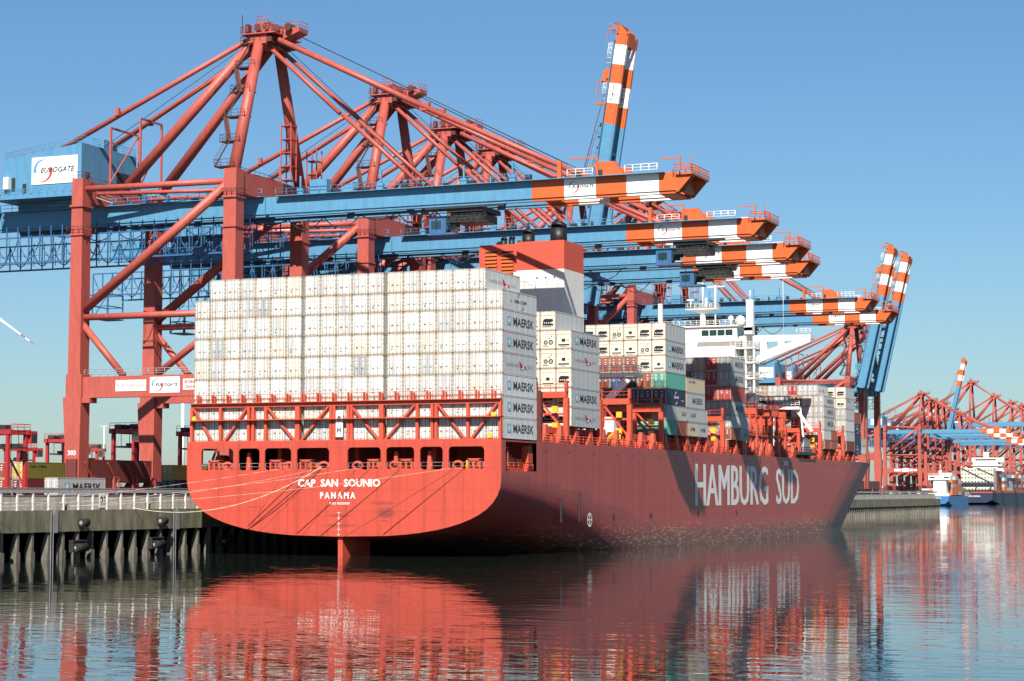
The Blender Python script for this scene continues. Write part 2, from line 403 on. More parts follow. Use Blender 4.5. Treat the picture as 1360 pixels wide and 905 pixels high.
# frame of the mooring deck side openings: aft corner post, sill and header
for sg in (1,-1):
    m.box((sg*HB,.26,ZL),(sg*(HB-.35),1.5,15.44)); m.box((sg*(HB-.01),1.5,15.2),(sg*(HB-.35),12.6,15.44))
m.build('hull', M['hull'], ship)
# transom with its mooring openings
op = [(-21.77,-16.62),(-15.76,-12.42),(-11.61,-7.44),(-6.55,-1.54),(1.29,6.32),(7.14,11.33),(12.19,15.57),(16.42,21.62)]
out = [(-HB,15.5)]+[]
zs_ = [11,10,9,8,7,6.2,5.5,4.9,4.3,3.8,3.4,3.0,2.75,2.55]
out = [(HB,15.5)]+[(-HB,15.5)]+[(-halfb(0,z),z) for z in zs_]+[(0,2.4)]+[(halfb(0,z),z) for z in zs_[::-1]]
holes = [rrect(a,11.5,b_,14.55,.55) for a, b_ in op]
m = MB(); m.plate(out, holes, (0,0,0), (1,0,0), (0,0,1), .22)
o = m.build('transom', M['transom'], ship)
# the plate is extruded forward of y=0 (into the ship)
m = MB()
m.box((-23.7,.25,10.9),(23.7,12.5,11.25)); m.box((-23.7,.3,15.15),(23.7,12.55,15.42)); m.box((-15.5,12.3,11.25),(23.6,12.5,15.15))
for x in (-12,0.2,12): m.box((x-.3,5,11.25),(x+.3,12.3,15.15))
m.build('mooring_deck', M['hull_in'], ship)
# fairleads and winches in the openings
def box_fairlead(x, wd=1.9):
    m = MB()
    m.box((x-wd/2,.05,11.5),(x-wd/2+.25,1.0,12.85)); m.box((x+wd/2-.25,.05,11.5),(x+wd/2,1.0,12.85)); m.box((x-wd/2,.05,12.65),(x+wd/2,1.0,12.95)); m.box((x-.2,.15,11.5),(x+.05,.9,12.65)); m.box((x-wd/2,.1,11.26),(x+wd/2,1.0,11.6))
    m.build('box_fairlead', M['ship_orange'], ship)
    m = MB(); m.box((x-.8,2.2,11.27),(x+.8,4,12.5)); m.tube((x-1.1,3.1,12.4),(x+1.1,3.1,12.4),.55,12); m.build('winch_drum', M['ship_orange'], ship)
def ring_fairlead(x):
    m = MB(); n_ = 14
    for i in range(n_):
        a = 2*math.pi*i/n_; b_ = 2*math.pi*(i+1)/n_
        m.tube((x+.72*math.cos(a),.5,12.05+.5*math.sin(a)),(x+.72*math.cos(b_),.5,12.05+.5*math.sin(b_)),.2,8)
    m.box((x-.9,.2,11.26),(x+.9,.9,11.6)); m.build('ring_fairlead', M['ship_orange'], ship)
for x in (-19.7,-9.9,-5.2,5.2,10.1,20.1): box_fairlead(x)
for x in (-17.8,-8.1,-2.6,2.6,8.2,17.6): ring_fairlead(x)
for x in (-14.9,13.0,8.0): m = MB(); m.frust((x,1.5,11.25),.7,.7,(x,1.5,14.0),.4,.4); m.build('stanchion', M['ship_orange'], ship)
for x in (-4.9,4.1,9.6,18.6): m = MB(); m.tube((x,1.2,11.4),(x+.3,1.2,12.5),.35,8); m.tube((x,1.3,12.3),(x+.1,1.3,12.7),.25,8); m.build('yellow_capstan', M['yellow'], ship)
m = MB()
for a, b_ in op: m.rail([(a+.1,.12,11.5),(b_-.1,.12,11.5)], .95, 1.7, .03, 0, 1)
m.build('opening_rail', M['steel'], ship)
for sg in (1,-1):
    m = MB(); m.rail([(sg*23.8,1.6,11.3),(sg*23.8,12,11.3)], 1.1, 1.6, .05, 0, 2); m.box((sg*22.9,5,11.25),(sg*20.5,7.6,13.1)); m.box((sg*22.9,8.2,11.25),(sg*21,10.5,13.0)); m.tube((sg*22,5.2,13.2),(sg*22,7.4,13.2),.6,10); m.box((sg*23.6,10.8,11.25),(sg*22.6,12.2,14.8))
    m.bar((sg*23.6,2.4,11.3),(sg*23.6,2.4,14.4),.12,.12); m.bar((sg*23.6,3.4,11.3),(sg*23.6,3.4,14.4),.12,.12); m.bar((sg*23.6,2.4,14.4),(sg*23.6,3.4,14.4),.12,.12)
    m.build('mooring_winch', M['ship_orange'], ship)
# lettering
m = MB(); m.text('CAP  SAN  SOUNIO',(-6.33,-.012,9.19),(1,0,0),(0,0,1),12.6,1.06,0,.03); m.build('lettering', M['white'], ship)
m = MB(); m.text('P A N A M A',(-2.88,-.012,7.58),(1,0,0),(0,0,1),5.4,.88,0,.04); m.build('lettering', M['white'], ship)
m = MB(); m.text('IMO 9633939',(-1.41,-.012,6.75),(1,0,0),(0,0,1),3.06,.34,0,.02); m.build('lettering', M['white'], ship)
m = MB()
for i in range(17): m.box((-.06 if i % 4 else -.2,-.02,2.6+i*.19),(.06 if i % 4 else .2,-.012,2.68+i*.19))
m.build('draught_marks', M['white'], ship)
m = MB()
def cond(t, y0, y1, z0, z1, b=.0):
    for k, d in enumerate((-.3,-.1,.1,.3)): m.text(t,(HB+.03+k*.004,y0+d+.2,z0),(0,1,0),(0,0,1),y1-y0-.4,z1-z0,0,b)
cond('HAMBURG', 86.8, 134.6, 6.05, 13.45); m.build('lettering', M['white'], ship)
m = MB(); cond('SÜD', 140.6, 158.6, 6.15, 14.7); m.build('lettering', M['white'], ship)
m = MB(); m.arc((HB+.03,33.9,4.4),(0,1,0),(0,0,1),.82,1.05,0,360,0,False,24); m.box((HB+.02,33.1,4.3),(HB+.035,34.7,4.5)); m.box((HB+.02,33.8,3.6),(HB+.035,34.0,5.2)); m.build('hull_mark', M['white'], ship)
m = MB()
for y in (44,62,88,112): m.box((HB+.01,y,4.6),(HB+.14,y+.5,5.1)); m.box((HB+.01,y+.7,4.5),(HB+.1,y+.85,5.3))
for y in (29.6,22.0): m.box((HB-.02,y-.14,4.2),(HB+.16,y+.14,8.6 if y > 25 else 7.6))
m.build('hull_fitting', M['dark'], ship)
m = MB(); r_ = random.Random(12)
y = 16.0
while y < 200: m.tube((HB-.02,y,14.2),(HB+.07,y,14.2),.14,8); y += r_.uniform(6,13)
m.build('scupper', M['dark'], ship)
m = MB(); m.prism([(-.35,.6,-4),(-.35,9.5,-4),(-.35,8.8,2.4),(-.35,.5,2.4)], (.7,0,0)); m.build('rudder', M['transom'], ship)
# hatch coaming, side pedestals, deck-edge clutter
m = MB(); m.box((-21.5,14,15.3),(20.5,225,16.9))
y = 16
while y < 215: m.box((-22.6,y,16.9),(22.6,y+10.8,17.75)); y += 12.9
m.build('hatch_cover', M['ship_orange'], ship)
pm = MB(); pm.frust((0,0,15.3),.9,1.9,(0,0,18.0),.55,.8); pme = pm.mesh('container_pedestal', M['ship_orange'])
for sg in (1,-1):
    y = 17.5
    while y < 216: link('container_pedestal', pme, ship, (sg*23.45,y,0)); y += 6.05
m = MB(); r_ = random.Random(9)
for sg in (1,-1):
    m.rail([(sg*23.9,13,15.4),(sg*23.9,212,15.4)], 1.15, 1.9, .05, 0, 2)
    y = 14
    while y < 210:
        if r_.random() < .75: m.box((sg*22.9,y,15.3),(sg*21.8,y+r_.uniform(.4,1.8),15.3+r_.uniform(.7,2.0)))
        if r_.random() < .4: m.tube((sg*23.2,y,15.3),(sg*23.2,y+.2,16.7),.18,6)
        y += 1.55
m.build('deck_rail', M['ship_orange'], ship)
m = MB(); m.box((22.9,45,15.35),(21.8,47,16.6)); m.bar((23.0,44,16.2),(23.1,49.5,18.0),.35,.5); m.tube((23.2,49.6,15.3),(23.2,49.6,17.4),.35,8); m.build('yellow_davit', M['yellow'], ship)
m = MB(); m.bar((23.2,40.5,15.6),(23.2,43.5,18.5),.16,.16); m.bar((23.2,42,15.6),(23.2,44.8,18.2),.16,.16); m.box((22.6,41,15.4),(23.4,44,16.3)); m.build('gangway_gear', M['white'], ship)
# lashing bridge at the stern
lb = MB(); lb.box((-23.6,.1,20.3),(24,.62,20.95)); lb.box((-23.6,.3,18.4),(24,.55,18.6)); lb.box((-23.6,-.35,20.84),(24,.098,20.92)); lb.box((-23.6,-.6,18.44),(24,.298,18.54)); lb.box((-23.6,.1,15.5),(24,.6,15.6))
lb.rail([(-23.6,.15,20.95),(24,.15,20.95)], 1.1, 1.25, .035, 0, 1)
lbo = lb.build('lashing_bridge', M['ship_orange'], ship)
PX = [-23.5,-18.84,-14.3,-13.6,-11.6,-6.58,-1.4,-.9,1.24,1.75,6.3,11.68,13.9,14.5,19.13,23.8]
for x in PX:
    wd = .34 if x in (-6.58,6.3) else .2
    m = MB(); m.box((x-wd,.05,15.5),(x+wd,.62,20.3)); m.build('post', M['ship_orange'], lbo)
x = -22.6
while x < 24:
    m = MB(); m.box((x-.08,.1,20.95),(x+.08,.5,22.15)); m.box((x+.36,.1,20.95),(x+.5,.5,21.95)); m.build('lashing_stub', M['ship_orange'], lbo); x += 2.38
for (a, b_) in ((-23.3,-20.2),(-14.6,-18.2),(-11.4,-7.1),(-1.8,-6.0),(1.6,5.9),(11.3,6.9),(14.7,18.7),(23.4,19.6)):
    m = MB(); m.bar((a,.3,20.3),(b_,.3,15.6),.28,.28); m.build('brace', M['ship_orange'], lbo)
for x in (-23.0,22.9,22.4): m = MB(); m.box((x-.3,-.05,15.7 if x == 22.4 else 18.4),(x+.3,.04,16.3 if x == 22.4 else 19.1)); m.build('equipment_box', M['yellow'], lbo)
m = MB(); m.box((-.5,-.1,16),(.55,.1,19.6)); m.text('H',(-.3,-.11,16.6),(1,0,0),(0,0,1),.6,.7,1,.05); m.text('8',(-.3,-.11,18.2),(1,0,0),(0,0,1),.6,.7,1,.05)
m.build('notice_board', [M['white'],M['ink']], lbo)
# lashing bridges forward
def lashing(y, zt, x0=-23.6, x1=23.6, full=True):
    m = MB(); m.box((x0,y,zt-.9),(x1,y+1.0,zt)); m.box((x0,y+.2,zt-3.4),(x1,y+.8,zt-3.1)); m.rail([(x0,y+.05,zt),(x1,y+.05,zt)], 1.1, 2.4, .05, 0, 1)
    x = x0+.3; i = 0
    while x <= x1+.01:
        m.box((x-.35,y+.1,15.3),(x+.35,y+.9,zt-.9)); m.box((x-.2,y+.2,zt),(x+.2,y+.8,zt+1.5))
        if i % 2 == 0 and x+4.6 <= x1+.1: m.bar((x+.4,y+.4,17.4),(x+4.3,y+.4,zt-1.0),.28,.28)
        elif x+4.6 <= x1+.1: m.bar((x+.4,y+.4,zt-1.0),(x+4.3,y+.4,17.4),.28,.28)
        x += 4.68; i += 1
    o = m.build('lashing_bridge', M['ship_orange'], ship)
    for zz in (zt-3.0,17.6):
        k = MB(); k.box((x1-2.1,y-.25,zz),(x1-1.2,y+.1,zz+.9)); k.build('equipment_box', M['yellow'], o)
    return o
for y, zt in ((13.3,22.9),(25.4,23.0),(39.6,23.2),(53.6,23.2),(69.6,22.6),(83.0,20.5),(94.6,20.3),(105.4,22.2),(118.2,22.4),(128,22.6),(138.6,23.2),(149.5,22.8),(181-1.6,22.3),(192.2,22),(201,22)):
    lashing(y, zt)
m = MB(); m.box((22.4,13.0,15.4),(24.05,14.6,22.6)); m.build('pillar', M['hull'], ship)
# orange galleries on the empty hatches
m = MB()
for y in (128,133,138,144,150):
    m.box((6,y,23.4),(23.6,y+1.2,24.6)); m.rail([(6,y,24.6),(23.6,y,24.6)], 1.1, 1.5, .05, 0, 1)
m.box((22.6,120,19.2),(23.6,152,19.6)); m.rail([(23.6,120,19.6),(23.6,152,19.6)], 1.1, 1.6, .05, 0, 1)
for y in range(121,152,4): m.bar((23.3,y,15.4),(23.3,y+3.4,19.2),.25,.25); m.box((23.0,y-.2,15.3),(23.5,y+.2,23.4))
m.build('gallery', M['ship_orange'], ship)
m = MB(); m.box((23.0,158,16.2),(24.6,172,16.8)); m.rail([(24.5,158,16.8),(24.5,172,16.8)],1.0,1.2,.06); m.build('gangway', M['dark'], ship)
m = MB(); m.prism([(23.2,164,16.8),(23.2,170,16.8),(23.2,170,19.4),(23.2,165,20.0)],(.6,0,0)); m.build('boat_cover', M['steel'], ship)

# funnel
FY = 54.5
fn = MB(); fn.box((4.1,FY,16),(12.34,FY+9.1,44.3),0); fn.box((4.1,FY,44.3),(12.34,FY+9.1,48.97),1); fn.box((-2.82,FY+.8,16),(4.1,FY+9.1,44.15),0); fn.box((-2.82,FY+.8,44.15),(4.1,FY+9.1,48.8),1)
fno = fn.build('funnel', [M['white'],M['funnel_red']], ship)
for x0 in (-1.75,1.15):
    m = MB(); y1 = FY+.77; m.box((x0,y1-.02,42.6),(x0+2.1,y1,47.7),1)
    for i in range(8): z = 42.75+i*.6; m.hexa([(x0,y1-.24,z),(x0+2.1,y1-.24,z),(x0+2.1,y1-.02,z+.26),(x0,y1-.02,z+.26),(x0,y1-.24,z+.16),(x0+2.1,y1-.24,z+.16),(x0+2.1,y1-.02,z+.42),(x0,y1-.02,z+.42)],0)
    m.build('louvre', [M['orange'],M['black']], fno)
for x in (7.7,9.2,10.7): m = MB(); m.tube((x,FY-.08,43.0),(x,FY+.02,43.0),.15,8); m.build('vent_hole', M['black'], fno)
for (x, y, r, h) in ((9.9,4,1.38,3.4),(4.2,5,1.05,2.6),(1.0,5.5,.5,1.9),(-.3,5.2,.54,1.7),(2.2,5.6,.33,1.1),(-1.2,5,.33,1.0)):
    y += FY; m = MB(); m.tube((x,y,48.6),(x,y,48.7+h*.8),r,16); m.tube((x,y,48.7+h*.8),(x+.1,y+.3,48.7+h),r,16,0,r*.9); m.build('exhaust_pipe', M['black'], fno)
m = MB(); m.box((-16,FY+2.5,15.4),(12.2,FY+9.4,27)); m.build('engine_casing', M['white'], ship)
m = MB(); m.box((6,64.2,27.25),(20.8,69,27.95)); m.box((8.5,64.5,15.4),(12.4,68.5,27.2)); m.bar((13.2,64.9,20.8),(19.6,64.9,27.0),.7,1.1); m.box((13.8,64.9,15.4),(17.0,68.4,20.8)); m.rail([(6,64.3,27.95),(20.7,64.3,27.95),(20.7,68.9,27.95)], 1.3, 1.0, .06, 0, 2); m.build('casing_platform', M['white'], ship)
# accommodation block and bridge
ac = MB(); ac.box((-10.4,160,15.4),(10.4,171,39.0)); ac.box((-12.5,163,15.4),(12.5,171,36)); ac.box((-9.6,163.4,39.0),(9.9,173,43.4)); ac.box((1.5,162.2,40.2),(11,163.4,40.6)); ac.box((-9.6,162.9,43.4),(10.2,173,43.7))
aco = ac.build('accommodation_block', M['white'], ship)
for i in range(4):
    m = MB(); m.box((2.2+i*1.75,163.33,41.55),(3.75+i*1.75,163.42,42.75)); m.build('window', M['glass'], aco)
m = MB(); m.box((9.92,164,41.4),(9.99,166,42.7)); m.box((9.92,167,41.4),(9.99,169.5,42.7)); m.build('window', M['glass'], aco)
for i, z in enumerate((19.5,22.5,25.6,28.8,32.0,35.3,38.4)):
    m = MB(); m.box((9.2,160.5,z),(14.6,169,z+.35)); m.rail([(9.3,160.6,z+.35),(14.5,160.6,z+.35),(14.5,169,z+.35)], 1.1, 1.1, .05, 0, 2); m.build('deck_gallery', M['white'], aco)
    if i < 6:
        m = MB(); m.bar((11.2,161.2,z+.3),(13.9,161.2,z+3.2),.5,.12); m.bar((11.6,162.2,z+.3),(11.6,162.2,z+3.2),.12,.12); m.box((10.4,160.05,z+.5),(10.42,160.1,z+2.4)); m.build('stair', M['steel'], aco)
for x in (14.3,12.5): m = MB(); m.box((x-.2,160.7,15.4),(x+.2,161.1,41.0)); m.build('deck_post', M['white'], aco)
m = MB(); m.plate([(13.2,41.4),(25.6,41.2),(25.5,39.7),(13.2,35.2),(11.0,35.2),(11.0,41.4)][::-1], [rrect(13.0,37.2,14.8,40.0,.3)[::-1],[(16.2,38.3),(18.6,39.0),(18.6,40.0),(16.2,40.0)],[(20,39.4),(21.6,39.8),(21.6,40.0),(20,40.0)]], (0,164,0),(1,0,0),(0,0,1),.8)
m.box((10,164.8,40.4),(25.5,168.5,41.3)); m.rail([(22.6,164.1,41.3),(25.5,164.1,41.3)],1.2,1.0,.06,0,2); m.build('bridge_wing', M['white'], aco)
m = MB(); m.plate([(-13.2,41.4),(-25.6,41.2),(-25.5,39.7),(-13.2,35.2),(-11.0,35.2),(-11.0,41.4)], [rrect(-14.8,37.2,-13.0,40.0,.3)], (0,164,0),(1,0,0),(0,0,1),.8)
m.box((-10,164.8,40.4),(-25.5,168.5,41.3)); m.build('bridge_wing', M['white'], aco)
m = MB(); m.rail([(-9,163.2,43.7),(10,163.2,43.7),(10,172,43.7)], 1.1, 1.3, .05, 0, 2); m.build('roof_rail', M['white'], aco)
ms = MB(); ms.tube((1.1,168,43.7),(1.1,168,47.4),.75,10,0,.5); ms.frust((1.1,168,46.6),1,1,(1.1,168,47.5),4.6,3); ms.box((-2.4,166.6,47.5),(4.6,169.4,47.7)); ms.rail([(-2.3,166.7,47.7),(4.5,166.7,47.7),(4.5,169.3,47.7),(-2.3,169.3,47.7),(-2.3,166.7,47.7)],1.1,1.1,.05)
ms.tube((1.1,168,47.5),(1.1,168,54.2),.2,8); ms.tube((3.9,168,43.7),(3.9,168,52.8),.2,8); ms.box((2.2,167.9,52.3),(6.0,168.1,52.55)); ms.tube((-1.6,168,47.7),(-1.6,168,49.8),.12,6); ms.box((-2.4,167.8,49.6),(-.9,168.1,49.85)); ms.tube((2,167.5,47.7),(2,167.5,50),.3,8)
ms.build('radar_mast', M['white'], aco)
for (x, y, r, z) in ((7.9,166,.65,45.3),(10.4,164.5,1.15,44.6)):
    m = MB(); m.tube((x,y,43.6),(x,y,z),.2,8)
    for i in range(6):
        a0 = R(-80+i*28.3); a1 = R(-80+(i+1)*28.3); m.tube((x,y,z+r*math.sin(a0)),(x,y,z+r*math.sin(a1)),r*math.cos(a0),14,0,max(.02,r*math.cos(a1)))
    m.build('antenna_dome', M['white'], aco)
m = MB(); m.box((11.8,164,41.4),(13.2,165.4,49)); m.tube((12.5,164.7,49),(12.5,164.7,51),.1,6); m.build('signal_mast', M['white'], aco)
m = MB(); m.tube((19.3,166,41.3),(19.3,166,53),.045,5); m.build('whip_antenna', M['white'], aco)
m = MB(); m.box((-8.3,166,43.7),(-7.5,166.8,49)); m.build('signal_mast', M['white'], aco)
m = MB(); m.box((12.2,161.0,41.5),(13.9,163,43.2),0); m.box((12.15,161.0,42.2),(13.95,161.1,42.9),1); m.build('wing_cabin', [M['white'],M['glass']], aco)
# white crane arm and platform ahead of the bridge
m = MB(); m.box((13,176,26.2),(20,178,26.8)); m.rail([(13,176,26.8),(20,176,26.8)],1.2,.9,.07,0,2); m.bar((19,177,26.4),(22.5,177,21.5),.5,.6); m.box((13.6,176.3,18),(14.3,177.6,26.2)); m.bar((20,177,26.4),(20.6,177,20),.35,.35); m.build('provision_crane', M['white'], ship)
# foredeck
m = MB(); m.box((-10,262,15.3),(10,262.6,19.5)); m.tube((0,275,15.4),(0,275,31),.5,8,0,.3); m.build('foremast', M['white'], ship)
# ------------------------------------------------------------------ containers
CC = {}
def cmat(k, c, var=.12, rust=.15, rnd=.12):
    CC[k] = mat(k.replace(' ', '_')+'_container_paint', c, .5, var=var, scale=.6, rust=rust, rustcol=(.20,.10,.045), rnd=rnd); return CC[k]
cmat('white', (.67,.672,.655), .12, .16, .26); cmat('cream', (.66,.63,.54), .10, .08, .1); cmat('pale grey', (.50,.51,.51), .08, .05, .10)
cmat('grey', (.40,.41,.41), .1, .1, .08); cmat('beige', (.50,.43,.31), .12, .12, .05); cmat('brown', (.30,.075,.04), .2, .1, .15); cmat('maroon', (.16,.03,.026), .2, .1, .1)
cmat('red', (.42,.05,.04), .15, .08, .05); cmat('teal', (.10,.36,.29), .12, .08, .05); cmat('navy', (.018,.03,.07), .2, .05, .2); cmat('orange', (.58,.15,.03), .15, .05, .05)
cmat('tan', (.42,.24,.10), .2, .15, .05); cmat('yellow', (.55,.40,.10), .15, .1, .05); cmat('olive', (.20,.17,.035), .2, .15, .05); cmat('blue', (.05,.12,.28), .15, .1, .1)  # olive is the yellow paint darkened for a container's shaded side
M['edge'] = mat('rusty_container_edge', (.50,.44,.35), .7, var=.5, scale=1.5, rust=.95, rustcol=(.13,.07,.035))
M['corner'] = mat('rusty_corner_casting', (.16,.10,.06), .8, var=.5, scale=3)
M['gap'] = mat('door_seal', (.12,.115,.105), .8, var=.3)
M['bar'] = mat('lock_bar', (.24,.24,.235), .5, .2, var=.3, scale=1)
M['sky_logo'] = mat('pale_blue_logo', (.14,.42,.56), .5, var=.03); M['logo_red2'] = mat('flag_red', (.45,.02,.06), .5, var=.03); M['pale_letter'] = mat('faded_lettering', (.33,.35,.37), .6, var=.2)
M['lettwhite'] = mat('white_lettering', (.75,.76,.78), .5, var=.03); M['stick_o'] = mat('orange_sticker', (.75,.38,.06), .5, var=.05); M['stick_b'] = mat('blue_sticker', (.45,.55,.72), .5, var=.05)
W_ = 2.438; _cb = {}
def body_mesh(kind, colr, L, H, edge=True):
    k = (kind, colr, L, H)
    if k in _cb: return _cb[k]
    m = MB(); h = W_/2; e = .10
    m.box((-h+.03,.05,.04),(h-.03,L-.05,H-.03),0); m.box((-h+.1,.03,.1),(h-.1,.055,H-.1),1)
    for x in (-h,h-e):
        for y in (0,L-e):
            m.box((x,y,0),(x+e,y+e,H-.004),1)
            for z in (0,H-.13): m.box((x-.006,y-.006,z),(x+e+.03,y+e+.006,z+.125),2)
        m.box((x,e,H-.14),(x+e,L-e,H-.006),0); m.box((x,e,.0),(x+e,L-e,.16),0)
    for y in (0,L-e): m.box((-h+e,y,H-.13),(h-e,y+e,H-.005),1); m.box((-h+e,y,0),(h-e,y+e,.15),1)
    if kind == 'dry':      # corrugated side walls
        n = int(L/.55); 
        for sg in (-1,1):
            for i in range(n):
                y0 = .2+i*(L-.4)/n; d = (L-.4)/n
                m.box((sg*(h-.045),y0+d*.28,.16),(sg*(h-.008),y0+d*.72,H-.14),0)
    else:
        for sg in (-1,1):
            for i in range(1,6): m.box((sg*(h-.04),i*L/6-.02,.16),(sg*(h-.018),i*L/6+.02,H-.14),0)
    _cb[k] = m.mesh('container_body', [CC[colr], M['edge'] if edge else CC[colr], M['corner']]); return _cb[k]
def door_mesh(colr, H, side, var):
    k = ('door', colr, H, side, var)
    if k in _cb: return _cb[k]
    m = MB(); rr = random.Random(var*7+side+3); sg = -1 if side == 0 else 1
    x0, x1 = (.03, 1.07); f = lambda x: sg*x
    m.box((f(x0),.01,.17),(f(x1),.06,H-.15),0); m.box((0,.03,.16),(f(.03),.05,H-.15),1)
    for x in (.28,.82):
        m.tube((f(x),-.025,.08),(f(x),-.025,H-.05),.028,6,2)
        for z in (.25,H*.4,H*.72,H-.25): m.box((f(x-.05),-.04,z),(f(x+.05),.01,z+.07),2)
    for i in range(5): z = .3+i*(H-.6)/4; m.box((f(1.04),-.015,z),(f(1.14),.01,z+.12),1)
    m.box((f(.2),-.05,H*.36),(f(.62),-.02,H*.36+.05),2)
    if colr in ('white','cream'):
        for q in range(rr.randint(0,2)): x = rr.uniform(.35,.7); z = rr.uniform(.4,H*.5); m.box((f(x),.0,z),(f(x+rr.uniform(.08,.16)),.012,z+rr.uniform(.08,.2)),3)
        if rr.random() < .5: x = .42; z = rr.uniform(H*.5,H*.75); m.box((f(x),.0,z),(f(x+.26),.012,z+.4),4)
        if side == 0 and rr.random() < .8: z = rr.uniform(.5,.9); m.box((f(.4),-.0,z),(f(.55),.012,z+.22),5)
    else:
        for z in (H*.78,H*.62,H*.5): m.box((f(.4),.0,z),(f(.4+rr.uniform(.2,.34)),.012,z+.14),6)
    _cb[k] = m.mesh('door', [CC[colr],M['gap'],M['bar'],M['stick_o'],M['stick_b'],M['ink'],M['lettwhite']]); return _cb[k]
def unit_mesh(var, H):
    k = ('unit', var, H)
    if k in _cb: return _cb[k]
    m = MB(); s = H/2.9
    m.box((-1.08,.01,.16),(1.08,.06,H-.14),0)
    if var == 0:     # big dark compressor grille
        m.plate([(-.85,.75*s),(-.75,1.5*s),(-.5,1.75*s),(.75,1.7*s),(.85,1.35*s),(.55,1.3*s),(.5,1.0*s),(.85,.95*s),(.85,.7*s)][::-1], [], (0,-.012,0),(1,0,0),(0,0,1),.01,1)
        for i in range(4): m.box((-.6+i*.3,-.03,1.05*s),(-.45+i*.3,-.015,1.2*s),3)
        m.box((-.9,-.02,.5*s),(.5,-.005,.6*s),1)
    elif var == 1:   # small square hatch and dark bar
        m.box((-.3,-.02,1.1*s),(.25,-.005,1.55*s),1); m.box((.6,-.02,1.2*s),(.72,-.005,1.4*s),1); m.box((-.85,-.02,.52*s),(.85,-.005,.72*s),1); m.box((-.6,-.02,.3*s),(.4,-.005,.38*s),2)
    elif var == 2:   # two fans
        for x, r in ((-.35,.33),(.45,.36)):
            m.arc((x,-.012,1.05*s),(1,0,0),(0,0,1),r*.55,r,0,360,1,False,14); m.box((x-.1,-.02,1.0*s),(x+.1,-.008,1.12*s),1)
        m.box((-.8,-.02,.45*s),(.1,-.005,.55*s),1); m.box((.5,-.02,1.9*s),(.62,-.006,2.1*s),1); m.box((.15,-.02,1.6*s),(.3,-.006,1.8*s),1)
    else:
        m.box((-.8,-.02,.95*s),(.75,-.005,1.6*s),2); m.box((-.7,-.03,1.0*s),(-.2,-.01,1.5*s),1); m.box((.1,-.03,1.05*s),(.65,-.01,1.45*s),1); m.box((-.8,-.02,.5*s),(.6,-.005,.62*s),1)
    m.box((-1.0,-.02,2.25*s),(1.0,-.008,2.28*s),2)
    _cb[k] = m.mesh('refrigeration_unit', [CC['cream'],M['black'],M['bar'],M['white']]); return _cb[k]
def side_mesh(style, L, H):
    k = ('side', style, L, H)
    if k in _cb: return _cb[k]
    m = MB(); X = W_/2+.012; T = lambda t, y, z, w, h, mi=0, b=.02, sh=0: m.text(t,(X,y*L,z*H),(0,1,0),(0,0,1),w*L,h*H,mi,b,sh)
    mats = [M['ink']]
    if style == 'star':
        mats = [M['ink'],M['sky_logo'],M['lettwhite']]; T('MAERSK',.30,.29,.60,.40,0,.012)
        m.plate(rrect(.13*L,.28*H,.235*L,.70*H,.1,3), [], (X-.006,0,0),(0,1,0),(0,0,1),.004,1)
        pts = []
        for i in range(14): a = math.pi/2+i*math.pi/7; r = (.046*L if i % 2 == 0 else .02*L); pts.append((.1825*L+r*math.cos(a), .49*H+r*math.sin(a)))
        m.plate(pts, [], (X+.006,0,0),(0,1,0),(0,0,1),.004,2)
    elif style == 'starplain': T('MAERSK',.32,.3,.56,.40,0,.012)
    elif style == 'flag':
        mats = [M['pale_letter'],M['logo_red2'],M['lettwhite']]; T('HAMBURG',.10,.38,.36,.16,0,.0); T('SÜD',.72,.38,.15,.18,0,.0)
        m.plate([(.47*L,.70*H),(.50*L,.26*H),(.60*L,.40*H)], [], (X,0,0),(0,1,0),(0,0,1),.006,1); m.plate([(.61*L,.42*H),(.70*L,.26*H),(.66*L,.48*H)], [], (X,0,0),(0,1,0),(0,0,1),.006,1); m.plate([(.50*L,.26*H),(.60*L,.42*H),(.64*L,.34*H)], [], (X+.004,0,0),(0,1,0),(0,0,1),.006,2)
    elif style == 'arcs':
        T('CMA CGM',.32,.42,.36,.16,0,.01); m.plate([(.22*L,.42*H),(.22*L,.52*H),(.25*L,.47*H)], [], (X,0,0),(0,1,0),(0,0,1),.006,0)
        for a0, a1, cz in ((100,150,.54),(280,330,.46)): m.arc((X,.52*L,cz*H),(0,1,0),(0,0,1),.9,1.15,a0,a1,0)
    elif style == 'white logo':
        mats = [M['lettwhite']]; T('hsd',.40,.44,.22,.18,0,.06); m.arc((X,.52*L,.55*H),(0,1,0),(0,0,1),.5,.9,60,150,0); m.arc((X,.5*L,.42*H),(0,1,0),(0,0,1),.5,.9,230,320,0); T('CGM',.74,.3,.16,.08,0,.03)
    elif style == 'kline': T('K-LINE',.4,.38,.42,.26,0,.015)
    elif style == 'apm': T('APM',.3,.36,.45,.28,0,.015)
    elif style == 'small': T('CAI TEX',.12,.68,.36,.12,0,.03)
    _cb[k] = m.mesh('lettering', mats); return _cb[k]
ncont = 0
def container(x, y, z, colr, L=12.19, H=2.87, end='door', side=None, var=0, kind='reefer', label='', group=None, rz=0, cat='container', dcol=None):
    """x centre, y aft face, z bottom"""
    global ncont; ncont += 1
    o = link('shipping_container', body_mesh(kind, colr, L, H), None, (x,y,z)); o.rotation_euler.z = rz
    if end == 'door':
        for s in (0,1): link('door', door_mesh(dcol or colr, H, s, var), o)
    elif end == 'unit': link('refrigeration_unit', unit_mesh(var, H), o)
    if side: link('lettering', side_mesh(side, L, H), o)
    tag(o, label, cat, group); return o
rnd = random.Random(21)
